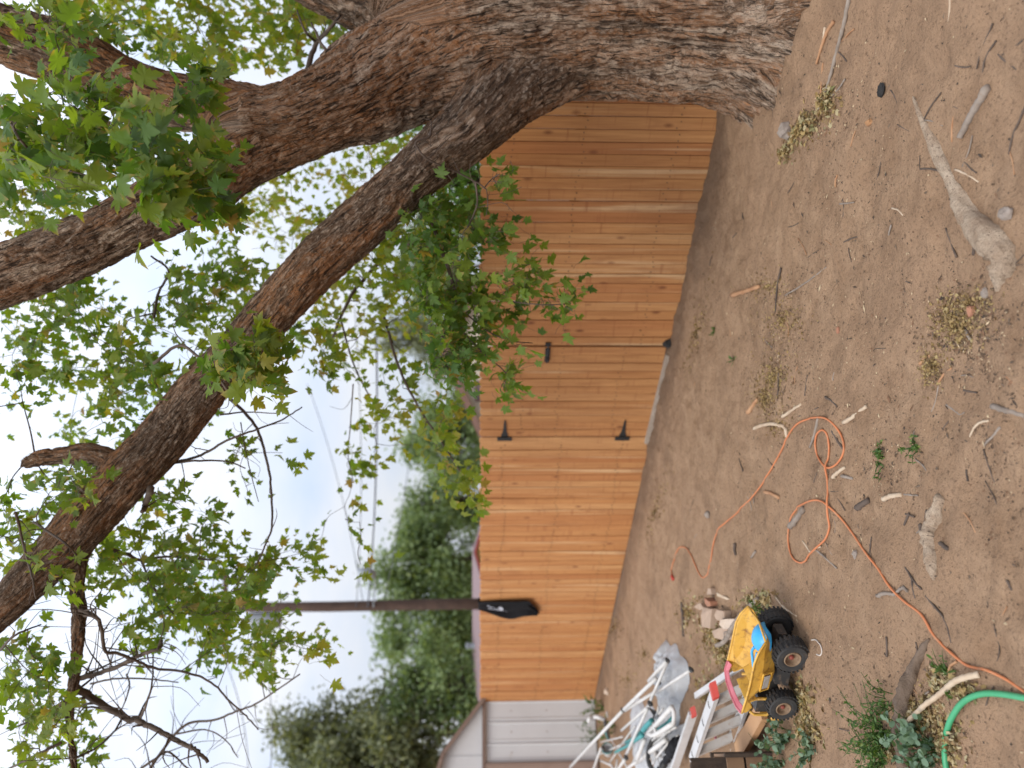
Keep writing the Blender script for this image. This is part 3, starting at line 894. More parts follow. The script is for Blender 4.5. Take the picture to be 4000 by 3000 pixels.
gable_house('neighbour_house', 'cream house gable with brown fascia showing above the gate', 0.95, 26.0, 3.0, 1.55, 2.98, 9, M['cream'], M['brown_trim'], M['mauve_roof'], R(4), ((-1.55, -0.85, 1.0, 1.95),))
gable_house('neighbour_house', 'low yellow house gable with red trim just above the fence top', -5.15, 23.6, 0.62, 1.72, 1.90, 3, M['yellow_wall'], M['red_trim'], M['mauve_roof'], R(8), (), 0.07)
def long_house():
    root = thing('neighbour_house', 'long low mauve shingle roof behind the utility pole and fence', 'house', (-7.75, 24.0, 0))
    w = MB().box((0, 2, 0.84), (4.2, 3.4, 1.68))
    sub('wall', w.mesh('wall'), M['yellow_wall'], root)
    r = MB()
    for sy in (0, 1):
        y0, y1 = (-0.1, 2.0) if sy == 0 else (4.1, 2.0)
        v_ = [(-2.35, y0, 1.70), (2.3, y0, 1.70), (2.3, y1, 1.98), (-2.35, y1, 1.98)]
        v_ += [(x, y, z + 0.06) for x, y, z in v_]
        r.add(v_, [(3, 2, 1, 0), (4, 5, 6, 7), (0, 1, 5, 4), (1, 2, 6, 5), (2, 3, 7, 6), (3, 0, 4, 7)])
    ro = sub('roof', r.mesh('roof'), M['mauve_roof'], root)
    v = MB().lathe([(0.09, 0), (0.09, 0.30), (0.13, 0.31), (0.13, 0.36), (0, 0.40)], 10, None, (-0.9, 1.4, 1.86))
    sub('vent_pipe', v.mesh('vent_pipe'), M['galv'], ro)
long_house()

# ================================================================== utility pole and wires
def build_pole():
    base = P(1875, 2360, 22.0)
    bx, by = base.x, base.y
    root = thing('utility_pole', 'dark brown wooden utility pole rising behind the black cloth', 'utility pole', (bx, by, 0))
    z_top = 9.6
    p = MB().tube([(0, 0, 0), (0.01, 0, 3), (-0.02, 0, 6), (0, 0, z_top)], [0.165, 0.155, 0.145, 0.13], 14)
    sub('pole_shaft', p.mesh('pole_shaft', True), M['pole'], root)
    tz = P(1035, 2400, 22.0).z
    t = MB().lathe([(0, -0.45), (0.20, -0.45), (0.22, -0.42), (0.22, 0.40), (0.20, 0.45), (0.08, 0.50), (0, 0.50)], 18, None, (-0.37, -0.06, tz))
    to = sub('transformer', t.mesh('transformer', True), M['galv'], root)
    bsh = MB().lathe([(0.04, 0), (0.06, 0.03), (0.04, 0.06), (0.06, 0.09), (0.035, 0.13), (0, 0.16)], 10, None, (-0.37, -0.06, tz + 0.5))
    sub('bushing', bsh.mesh('bushing'), M['red_trim'], to)
    c = MB().bar((0, -0.17, 8.9), (0, -0.17, 8.9), 0.09, 0.11) if False else MB().box((0, -0.19, 8.9), (2.2, 0.09, 0.11))
    co = sub('crossarm', c.mesh('crossarm'), M['pole'], root)
    for xx in (-1.0, -0.45, 0.45, 1.0):
        i_ = MB().lathe([(0.02, 0), (0.05, 0.03), (0.03, 0.06), (0.05, 0.09), (0.03, 0.14), (0, 0.15)], 10, None, (xx, -0.19, 8.955))
        sub('insulator', i_.mesh('insulator'), M['galv'], co)
    return bx, by
POLE = build_pole()

def build_wires():
    def wire(a, b, r, sag, label):
        a, b = Vector(a), Vector(b)
        pts = []
        for k in range(25):
            t = k / 24
            p = a.lerp(b, t); p.z -= sag * 4 * t * (1 - t)
            pts.append(p)
        single('power_line', MB().tube(pts, r, 5).mesh('power_line', True), M['wire'], label, 'wire', 'power lines on the utility pole')
    bx, by = POLE
    # service drops leaving the pole to the right at window height, in the photograph near x = 1460
    wire((bx, by - 0.16, P(1440, 2360, 22).z), P(1470, 1300, 17), 0.022, 0.10, 'thick cable from the pole running level above the far trees')
    wire((bx, by - 0.16, P(1395, 2360, 22).z), P(1385, 1200, 19), 0.010, 0.15, 'thin cable from the pole just above the thick cable')
    wire((bx, by - 0.16, P(1425, 2360, 22).z), P(1200, 1500, 30), 0.011, 0.2, 'thin cable climbing away from the pole behind the maple leaves')
    wire((bx, by - 0.16, P(1500, 2360, 22).z), P(1640, 1380, 40), 0.013, 0.2, 'thin cable dipping from the pole towards the cream house')
    wire((bx - 1.0, by - 0.19, 9.1), P(965, 3150, 20), 0.011, 0.3, 'upper of two wires leaving the pole to the left')
    wire((bx - 0.37, by - 0.19, P(1015, 2410, 22).z), P(1040, 3150, 20), 0.011, 0.25, 'lower of two wires leaving the pole to the left')
    # splice box hanging on the cable beside the pole
    c = P(1432, 2240, 21.2)
    mb = MB().lathe([(0, -0.26), (0.10, -0.24), (0.15, -0.1), (0.15, 0.10), (0.10, 0.22), (0, 0.26)], 12, (0.15, 0, 1), tuple(c))
    mb.tube([c + Vector((0, 0, 0.22)), Vector((c.x + 0.3, c.y + 0.3, c.z + 0.35))], 0.02, 6)
    mb.tube([c + Vector((0, 0, -0.24)), Vector((bx, by - 0.16, c.z - 0.1))], 0.02, 6)
    single('splice_box', mb.mesh('splice_box', True), M['galv'], 'small grey splice box on the cables right of the pole', 'cable box')
build_wires()

# ================================================================== trees beyond the fence
def far_tree(name, label, mat, x, y, d, rx, rz, n, leaf, seed, trunk_r=0.16, lean=0.0, lobes=24, squash=0.8, gapiness=0.5):
    """crown centred at photograph pixel (x, y), half sizes rx (across) and rz (up) in metres"""
    rg = np.random.default_rng(seed)
    c = np.array(P(x, y, d))
    base = np.array([c[0] + lean, c[1], 0.0])
    root = thing(name, label, 'tree', tuple(base))
    # limbs
    tb = MB()
    top = Vector(c) + Vector((0, 0, -0.2 * rz))
    trunk = spline([Vector(base), Vector(base).lerp(top, 0.5) + Vector((0.1 * rx, 0, 0)), top], 6)
    tb.tube(trunk, list(np.linspace(trunk_r, trunk_r * 0.5, len(trunk))), 8)
    cen = []
    for k in range(lobes):
        a = rg.uniform(0, 2 * math.pi); h = rg.uniform(-0.8, 0.9); rr = math.sqrt(max(0.05, 1 - h * h)) * rg.uniform(0.3, 0.88)
        p = c + np.array([math.cos(a) * rr * rx, math.sin(a) * rr * rx * squash, h * rz])
        cen.append((p, rg.uniform(0.14, 0.32)))
        q = spline([trunk[-3], Vector((trunk[-1] + Vector(p) if False else (Vector(trunk[-1]) + Vector(p)) / 2)) + Vector((0, 0, 0.08 * rz)), Vector(p)], 4)
        tb.tube(q, list(np.linspace(trunk_r * 0.4, trunk_r * 0.08, len(q))), 5)
    cen.append((c, 0.3))
    obj('trunk', tb.mesh('trunk', True), M['twig'], root)
    # leaves: small bent quads gathered into sprays
    per = 14
    ns = n // per
    pts, cols = [], []
    wsum = np.array([s ** 2 for _, s in cen]); wsum = wsum / wsum.sum()
    which = rg.choice(len(cen), ns, p=wsum)
    for w in which:
        p, s = cen[w]
        dv = rg.normal(size=3); dv /= np.linalg.norm(dv)
        rad = rg.uniform(0.05, 1.1) ** 0.5
        q = p + dv * rad * s * np.array([rx, rx * squash, rz])
        q[2] = max(q[2], 0.4)
        spray = rg.normal(size=(per, 3)) * np.array([1, 1, 0.8]) * leaf * 2.0
        pts.append(q + spray)
        shade = np.clip(rg.normal(0.5, 0.2) + rg.normal(0, 0.16, per), 0, 1)
        cols.append(shade)
    pts = np.concatenate(pts); cols = np.concatenate(cols)
    m_ = len(pts)
    nr = rg.normal(size=(m_, 3)) + np.array([0, -0.3, 0.6]); nr /= np.linalg.norm(nr, axis=1)[:, None]
    t = rg.normal(size=(m_, 3)); t -= nr * (t * nr).sum(1)[:, None]; t /= np.linalg.norm(t, axis=1)[:, None]
    b = np.cross(nr, t)
    sz = leaf * 0.72 * rg.uniform(0.6, 1.25, m_)[:, None]
    v = np.stack([pts - t * sz, pts - b * sz * 0.5 + nr * sz * 0.15, pts + t * sz, pts + b * sz * 0.5 + nr * sz * 0.15], 1).reshape(-1, 3)
    leaf_mesh('crown', v, np.arange(m_ * 4).reshape(-1, 4), np.repeat(cols, 4), None, mat, root)
    return root

def leaf_mesh(name, v, f, tint, rim, mat, root, kind=None, world=True):
    me = bpy.data.meshes.new(name)
    me.vertices.add(len(v)); me.vertices.foreach_set('co', np.ascontiguousarray(v, np.float32).ravel())
    k = f.shape[1]
    me.loops.add(f.size); me.loops.foreach_set('vertex_index', np.ascontiguousarray(f, np.int32).ravel())
    me.polygons.add(len(f)); me.polygons.foreach_set('loop_start', np.arange(0, f.size, k, dtype=np.int32))
    me.polygons.foreach_set('use_smooth', np.ones(len(f), bool))
    me.update(calc_edges=True)
    col = np.zeros((len(v), 4), np.float32); col[:, 0] = tint; col[:, 3] = 1
    if rim is not None: col[:, 1] = rim
    at = me.color_attributes.new('tint', 'FLOAT_COLOR', 'POINT')
    at.data.foreach_set('color', col.ravel())
    if root is None:
        o = obj(name, me, mat)
    else:
        o = obj(name, me, mat, root)
    if kind: o['kind'] = kind
    return o

def build_far_trees():
    L = M['far_leaf']; O = M['olive_leaf']
    far_tree('background_tree', 'dark green round tree behind the fence beside the hanging maple spray', L, 1745, 1700, 34, 2.4, 1.9, 9000, 0.16, 21)
    far_tree('background_tree', 'blue green tree behind the fence between hanging maple spray and red trimmed gable', L, 1760, 1960, 40, 2.0, 2.2, 8000, 0.17, 22)
    far_tree('background_tree', 'large leafy green tree behind the fence right of the utility pole', L, 1690, 2200, 36, 2.5, 2.6, 11000, 0.17, 23)
    far_tree('background_tree', 'loose green tree behind the fence left of the utility pole', L, 1690, 2490, 35, 2.2, 2.7, 8000, 0.17, 24, lobes=26)
    far_tree('background_tree', 'dense low green tree behind the long mauve roof', L, 1770, 2340, 42, 2.6, 1.8, 7000, 0.18, 25)
    far_tree('background_tree', 'green tree growing behind the corner of the shed roof', L, 1740, 2680, 26, 1.9, 1.8, 7000, 0.14, 26)
    far_tree('background_tree', 'tall dark olive tree rising over the shed roof', O, 1460, 2890, 27, 2.3, 3.2, 10000, 0.15, 27, lobes=26)
    far_tree('background_tree', 'olive tree at the edge behind the shed door side', O, 1560, 3060, 25, 2.3, 2.6, 9000, 0.15, 28)
    far_tree('background_tree', 'small grey green far tree above the cream house roof', O, 1640, 1330, 55, 2.8, 2.4, 7000, 0.2, 29)
    far_tree('background_tree', 'far tree behind the cream house to the right', L, 1740, 1060, 45, 3.2, 2.6, 9000, 0.2, 30)
    # bright vine and shrub just behind the fence under the lower limb
    c = P(1830, 690, 7.6)
    far_tree('flowering_shrub', 'bright green shrub with pale leaves behind the fence under the low limb', M['vine_leaf'], 1850, 700, 7.0, 0.75, 0.55, 3600, 0.055, 31, trunk_r=0.04)
    far_tree('flowering_shrub', 'green shrub behind the fence hidden behind the trunk', M['vine_leaf'], 1780, 330, 7.4, 0.9, 0.7, 3000, 0.06, 32, trunk_r=0.04)
build_far_trees()

# ================================================================== the maple
TB = Vector((2.38, 4.72, 0.0))
def limb(pts):
    """(x, y in 2212 px, depth, half width in 2212 px) -> centres and radii in metres"""
    c, r = [], []
    for x, y, d, hw in pts:
        c.append(Q(x, y, d)); r.append(0.83 * hw * 4000 / 2212 * d / FPX)
    return c, r

LIMBS = []
def add_limb(c, r, n=5):
    q = spline([(*p, rr) for p, rr in zip(c, r)], n)
    LIMBS.append((np.array([a[:3] for a in q]), np.array([a[3] for a in q])))

def build_trunk(root):
    # trunk, flaring into the ground
    c = [Vector((2.40, 4.70, -0.35)), Vector((2.39, 4.70, -0.05)), Vector((2.385, 4.71, 0.22)), Vector((2.38, 4.72, 0.7)), Vector((2.37, 4.73, 1.2)), Vector((2.33, 4.74, 1.65)), Vector((2.25, 4.74, 2.02))]
    add_limb(c, [0.92, 0.78, 0.63, 0.56, 0.55, 0.54, 0.43])
    # A: the heavy limb that leans to the left, and its two forks
    c, r = limb([(1000, 90, 4.75, 170), (870, 155, 4.72, 140), (740, 222, 4.68, 114), (620, 270, 4.64, 106), (530, 282, 4.6, 102)])
    add_limb(c, r)
    c, r = limb([(600, 270, 4.62, 88), (500, 240, 4.62, 78), (400, 222, 4.62, 72), (290, 190, 4.6, 70), (180, 135, 4.55, 74), (60, 95, 4.5, 74), (-120, 40, 4.45, 70), (-320, 0, 4.4, 62)])
    add_limb(c, r)
    c, r = limb([(620, 290, 4.62, 84), (520, 335, 4.55, 84), (420, 405, 4.48, 82), (300, 470, 4.42, 78), (170, 535, 4.36, 78), (40, 585, 4.3, 78), (-140, 650, 4.25, 74), (-340, 700, 4.2, 66)])
    add_limb(c, r)
    # B: the lower dark limb that runs to the far left
    c, r = limb([(1240, 110, 4.72, 105), (1120, 175, 4.66, 98), (1010, 278, 4.60, 78), (930, 345, 4.58, 66), (840, 425, 4.56, 66), (750, 505, 4.55, 66), (670, 580, 4.56, 64), (600, 660, 4.58, 60), (530, 740, 4.6, 56), (430, 850, 4.62, 58), (340, 955, 4.62, 62), (250, 1050, 4.6, 64), (160, 1155, 4.58, 58), (70, 1250, 4.55, 50), (-30, 1340, 4.5, 46), (-200, 1480, 4.4, 42)])
    add_limb(c, r)
    # stub on B
    c, r = limb([(265, 1010, 4.6, 34), (200, 982, 4.62, 27), (140, 984, 4.66, 25), (85, 990, 4.7, 23), (50, 1004, 4.72, 12)])
    add_limb(c, r)
    # C: the limb that leaves to the right of the frame
    c, r = limb([(930, 30, 4.85, 150), (840, -12, 4.92, 120), (745, -40, 5.0, 98), (640, -85, 5.05, 86), (450, -200, 5.2, 72)])
    add_limb(c, r)
    # D: thinner branch that runs level to the left
    c, r = limb([(185, 1160, 4.58, 24), (172, 1215, 4.62, 20), (168, 1275, 4.66, 19.5), (171, 1325, 4.7, 19), (168, 1395, 4.74, 17), (160, 1470, 4.8, 16), (150, 1520, 4.84, 15), (152, 1580, 4.88, 14), (160, 1660, 4.9, 13), (165, 1800, 4.95, 11)])
    add_limb(c, r)
    # surface roots at the trunk foot
    for ang, ln, rr in ((200, 0.75, 0.20), (245, 0.85, 0.24), (275, 0.9, 0.20), (170, 0.62, 0.17), (310, 1.0, 0.22), (225, 0.7, 0.17)):
        a = R(ang)
        dv = Vector((math.cos(a), math.sin(a), 0))
        pts = [Vector((2.38, 4.70, 0.42)) + dv * 0.33, Vector((2.38, 4.70, 0.16)) + dv * (0.45 + 0.12 * ln), Vector((2.38, 4.70, 0.02)) + dv * (0.40 + 0.42 * ln), Vector((2.38, 4.70, -0.14)) + dv * (0.4 + 0.75 * ln)]
        add_limb(pts, [rr * 0.9, rr * 0.72, rr * 0.5, rr * 0.25], 4)

    mb = MB()
    for c, r in LIMBS:
        # extend the ends a little so the tubes close inside each other
        mb.tube([Vector(p) for p in c], list(r), 28)
    src = bpy.data.objects.new('maple_source', mb.mesh('maple_source'))
    link(src)
    rm = src.modifiers.new('union', 'REMESH'); rm.mode = 'VOXEL'; rm.voxel_size = 0.0092; rm.use_smooth_shade = True
    s1 = src.modifiers.new('soft', 'SMOOTH'); s1.factor = 0.5; s1.iterations = 14
    dg = bpy.context.evaluated_depsgraph_get()
    me = bpy.data.meshes.new_from_object(src.evaluated_get(dg))
    me.name = 'trunk'
    bpy.data.objects.remove(src)
    n = len(me.vertices)
    co = np.empty(n * 3, np.float32); me.vertices.foreach_get('co', co); co = co.reshape(-1, 3).astype(float)
    no = np.empty(n * 3, np.float32); me.vertices.foreach_get('normal', no); no = no.reshape(-1, 3).astype(float)
    tot = np.zeros(n); acc = np.zeros((n, 4)); wbest = np.zeros(n); buv = np.zeros((n, 3), np.float32)
    #        trunk    A     A1     A2     B     stub    C     D
    TONE = [0.08, 0.04, -0.10, -0.02, -0.20, -0.30, -0.14, -0.26] + [0.0] * 8
    RUST = [0.05, 0.13, 0.05, 0.08, -0.05, -0.18, -0.02, -0.25] + [-0.08] * 8
    for li, (c, r) in enumerate(LIMBS):
        lo = (c - r[:, None]).min(0) - 0.15; hi = (c + r[:, None]).max(0) + 0.15
        idx = np.where(((co > lo) & (co < hi)).all(1))[0]
        if len(idx) == 0: continue
        p = co[idx]
        seg = c[1:] - c[:-1]; L = np.linalg.norm(seg, axis=1)
        cum = np.concatenate([[0], np.cumsum(L)])
        best = np.full(len(idx), 1e9); bs = np.zeros(len(idx)); bv = np.zeros((len(idx), 3)); br = np.zeros(len(idx)); bd = np.zeros((len(idx), 3))
        for k in range(len(seg)):
            t = np.clip(((p - c[k]) @ seg[k]) / (L[k] ** 2 + 1e-9), 0, 1)
            q = c[k] + t[:, None] * seg[k]
            dv = p - q; d = np.linalg.norm(dv, axis=1)
            m = d < best
            best[m] = d[m]; bs[m] = (cum[k] + t * L[k])[m]; bv[m] = dv[m]; br[m] = (r[k] + t * (r[k + 1] - r[k]))[m]; bd[m] = seg[k] / L[k]
        # angular frame
        ax = bd
        e1 = np.cross(ax, np.array([0.13, 1.0, 0.2])); e1 /= np.linalg.norm(e1, axis=1)[:, None]
        e2 = np.cross(ax, e1)
        u = (bv * e1).sum(1); w = (bv * e2).sum(1); h = np.hypot(u, w) + 1e-6
        rad = r.mean()
        q = np.stack([u / h * rad, w / h * rad, bs + li * 7.3], 1)
        q2 = q.copy(); q2[:, 2] *= 0.15
        warp = (np.stack([vnoise(q * np.array([4, 4, 2.2]), 40), vnoise(q * np.array([4, 4, 2.2]), 41), np.zeros(len(q))], 1) - 0.5) * 0.13
        warp2 = (np.stack([vnoise(q * 14, 48), vnoise(q * 14, 49), np.zeros(len(q))], 1) - 0.5) * 0.035
        qa = q2 + warp + warp2
        n1 = np.abs(2 * vnoise(qa * 25, 42) - 1)             # furrows, zero in the crease
        n2 = np.abs(2 * vnoise(qa * 55 + 9, 43) - 1)
        cr = np.abs(2 * vnoise(np.stack([q[:, 0] * 15, q[:, 1] * 15, q[:, 2] * 13], 1) + warp * 20, 44) - 1)   # breaks across the plates
        plate = np.clip(n1 / 0.42, 0, 1) ** 0.8
        plate2 = np.clip(n2 / 0.35, 0, 1)
        brk = np.clip(cr / 0.16, 0, 1)
        lump = vnoise(q * np.array([5, 5, 3]), 45) - 0.5
        amp = np.clip(br / 0.26, 0.5, 1.2) if li < 8 else np.full(len(br), 0.8)
        disp = amp * (0.021 * (plate - 0.62) + 0.011 * (plate2 - 0.6) + 0.009 * (brk - 1) * plate + 0.055 * lump)
        height = np.clip(0.55 * plate + 0.25 * plate2 + 0.2 * brk, 0, 1)
        tone = 0.55 * vnoise(qa * np.array([34, 34, 30]), 46) + 0.45 * vnoise(qa * np.array([90, 90, 110]), 47)
        rust = 0.45 * vnoise(q * np.array([5, 5, 1.6]), 50) + 0.55 * vnoise(qa * np.array([16, 16, 9]), 51) + RUST[li]
        tone = tone + TONE[li]
        wgt = np.exp(-np.clip(best - br, -0.05, 0.4) / 0.025) + 1e-9
        tot[idx] += wgt
        m = wgt > wbest[idx]
        wbest[idx[m]] = wgt[m]
        buv[idx[m]] = q[m]
        acc[idx] += wgt[:, None] * np.stack([disp, height, tone, rust], 1)
    acc /= np.maximum(tot, 1e-9)[:, None]
    co = co + no * acc[:, :1]
    me.vertices.foreach_set('co', co.astype(np.float32).ravel())
    me.polygons.foreach_set('use_smooth', np.ones(len(me.polygons), bool))
    col = np.ones((n, 4), np.float32)
    col[:, 0] = acc[:, 1]; col[:, 1] = np.clip((acc[:, 2] - 0.5) * 2.3 + 0.5, 0, 1); col[:, 2] = acc[:, 3]
    at = me.color_attributes.new('bark', 'FLOAT_COLOR', 'POINT')
    at.data.foreach_set('color', col.ravel())
    av = me.attributes.new('barkuv', 'FLOAT_VECTOR', 'POINT')
    av.data.foreach_set('vector', buv.ravel())
    me.materials.clear()
    me.update()
    print('trunk verts', n)
    obj('trunk', me, M['bark'], root)

MAPLE = thing('maple_tree', 'huge old maple with rough bark and leaning limbs on the right of the yard', 'tree', tuple(TB))
build_trunk(MAPLE)

# ---- leaf shapes
HALF = [(0.0, 0.0), (0.12, -0.055), (0.28, -0.03), (0.46, 0.03), (0.34, 0.09), (0.24, 0.19), (0.40, 0.22), (0.52, 0.34), (0.68, 0.53), (0.50, 0.49), (0.43, 0.57), (0.20, 0.47), (0.32, 0.66), (0.20, 0.68), (0.17, 0.80), (0.0, 1.04)]
HALF_LO = [(0.0, 0.0), (0.42, 0.03), (0.27, 0.20), (0.63, 0.50), (0.24, 0.48), (0.27, 0.68), (0.0, 1.0)]
def leaf_shape(half, fold=0.25, curl=0.35, seed=0):
    rg = random.Random(seed)
    out = list(half) + [(-x, y) for x, y in reversed(half[1:-1])]
    ctr = (0.0, 0.30)
    v, rim = [], []
    for x, y in [ctr] + out:
        jx = rg.uniform(-0.02, 0.02) * (abs(x) > 0.05); jy = rg.uniform(-0.02, 0.02) * (y > 0.05)
        z = fold * abs(x) - curl * (y - 0.3) ** 2 - 0.25 * x * x + rg.uniform(-0.03, 0.03)
        v.append((x + jx, y + jy, z))
        rr = math.hypot(x, y - 0.3)
        rim.append(min(1.0, max(0.0, rr / 0.62)) ** 2)
    n = len(out)
    f = [(0, 1 + i, 1 + (i + 1) % n) for i in range(n)]
    return np.array(v), np.array(f), np.array(rim)
LEAF_HI = [leaf_shape(HALF, f_, c_, s_) for f_, c_, s_ in ((0.22, 0.3, 1), (0.05, 0.55, 2), (0.4, 0.2, 3), (-0.15, 0.35, 4), (0.3, 0.7, 5), (0.5, 0.1, 6))]
LEAF_LO = [leaf_shape(HALF_LO, f_, c_, s_) for f_, c_, s_ in ((0.22, 0.3, 1), (0.05, 0.55, 2), (0.4, 0.2, 3), (-0.15, 0.35, 4))]

# ---- where the foliage is: ellipses in the 2212 px view with a depth range
# cx, cy, rx, ry, clusters, depth near, depth far, leaves per cluster, tint centre
REG = [
    (430, 30, 350, 105, 93, 5.4, 7.6, 13, 0.68),
    (640, 70, 120, 70, 21, 5.6, 7.0, 12, 0.76),
    (150, 300, 200, 110, 27, 2.9, 3.7, 9, 0.48),
    (360, 390, 120, 90, 16, 3.0, 3.7, 9, 0.48),
    (440, 205, 75, 50, 6, 3.5, 4.0, 8, 0.36),
    (150, 60, 160, 90, 21, 3.6, 5.0, 10, 0.46),
    (90, 420, 140, 110, 27, 5.0, 6.4, 11, 0.61),
    (300, 330, 150, 70, 18, 5.2, 6.4, 11, 0.61),
    (250, 690, 290, 150, 59, 4.6, 6.6, 11, 0.51),
    (180, 880, 240, 120, 40, 4.6, 6.6, 10, 0.51),
    (470, 640, 130, 90, 24, 5.0, 6.6, 10, 0.56),
    (620, 440, 190, 105, 39, 6.0, 8.5, 10, 0.78),
    (720, 350, 120, 60, 10, 6.0, 8.0, 10, 0.81),
    (525, 790, 70, 90, 11, 3.9, 4.25, 9, 0.66),
    (820, 330, 60, 40, 6, 5.2, 6.5, 9, 0.85),
    (760, 690, 130, 130, 39, 5.4, 7.6, 11, 0.74),
    (850, 560, 90, 130, 28, 5.4, 7.0, 11, 0.72),
    (955, 520, 72, 150, 32, 4.3, 5.2, 11, 0.36),
    (975, 690, 60, 110, 20, 4.3, 5.2, 11, 0.36),
    (975, 790, 28, 50, 8, 4.5, 5.2, 10, 0.34),
    (1120, 600, 60, 40, 6, 4.4, 4.8, 8, 0.41),
    (1190, 650, 60, 40, 5, 4.4, 4.8, 6, 0.41),
    (1090, 700, 60, 50, 7, 4.4, 4.9, 8, 0.48),
    (1090, 790, 40, 55, 5, 4.6, 5.0, 7, 0.54),
    (1085, 390, 26, 26, 2, 4.4, 4.6, 7, 0.41),
    (1070, 490, 40, 40, 3, 4.4, 4.7, 7, 0.36),
    (950, 930, 45, 70, 10, 5.2, 6.2, 9, 0.68),
    (1000, 1050, 40, 50, 7, 5.4, 6.2, 9, 0.76),
    (840, 850, 80, 60, 10, 5.6, 7.0, 9, 0.66),
    (760, 990, 60, 60, 6, 6.0, 7.0, 9, 0.66),
    (120, 1080, 120, 80, 14, 3.8, 5.4, 10, 0.56),
    (70, 1200, 90, 80, 10, 3.9, 5.4, 10, 0.56),
    (330, 1150, 170, 90, 20, 4.4, 6.2, 10, 0.54),
    (480, 1270, 190, 100, 37, 4.6, 6.4, 11, 0.52),
    (380, 1350, 130, 70, 12, 4.6, 6.2, 10, 0.56),
    (600, 1390, 90, 80, 12, 5.0, 6.4, 10, 0.61),
    (490, 1440, 70, 45, 5, 5.0, 6.0, 9, 0.56),
    (80, 1470, 110, 110, 16, 4.2, 5.6, 9, 0.54),
    (100, 1610, 110, 80, 11, 4.2, 5.6, 9, 0.54),
    (250, 1240, 90, 60, 8, 4.6, 5.8, 9, 0.56),
    (690, 1200, 90, 70, 5, 5.2, 6.4, 7, 0.66),
    (780, 1170, 50, 60, 3, 5.4, 6.4, 6, 0.66),
    (540, 1020, 120, 60, 4, 5.0, 6.2, 6, 0.56),
    (-230, 700, 190, 800, 96, 4.0, 7.0, 9, 0.56),
    (300, -180, 400, 110, 42, 4.6, 7.5, 9, 0.56),
]

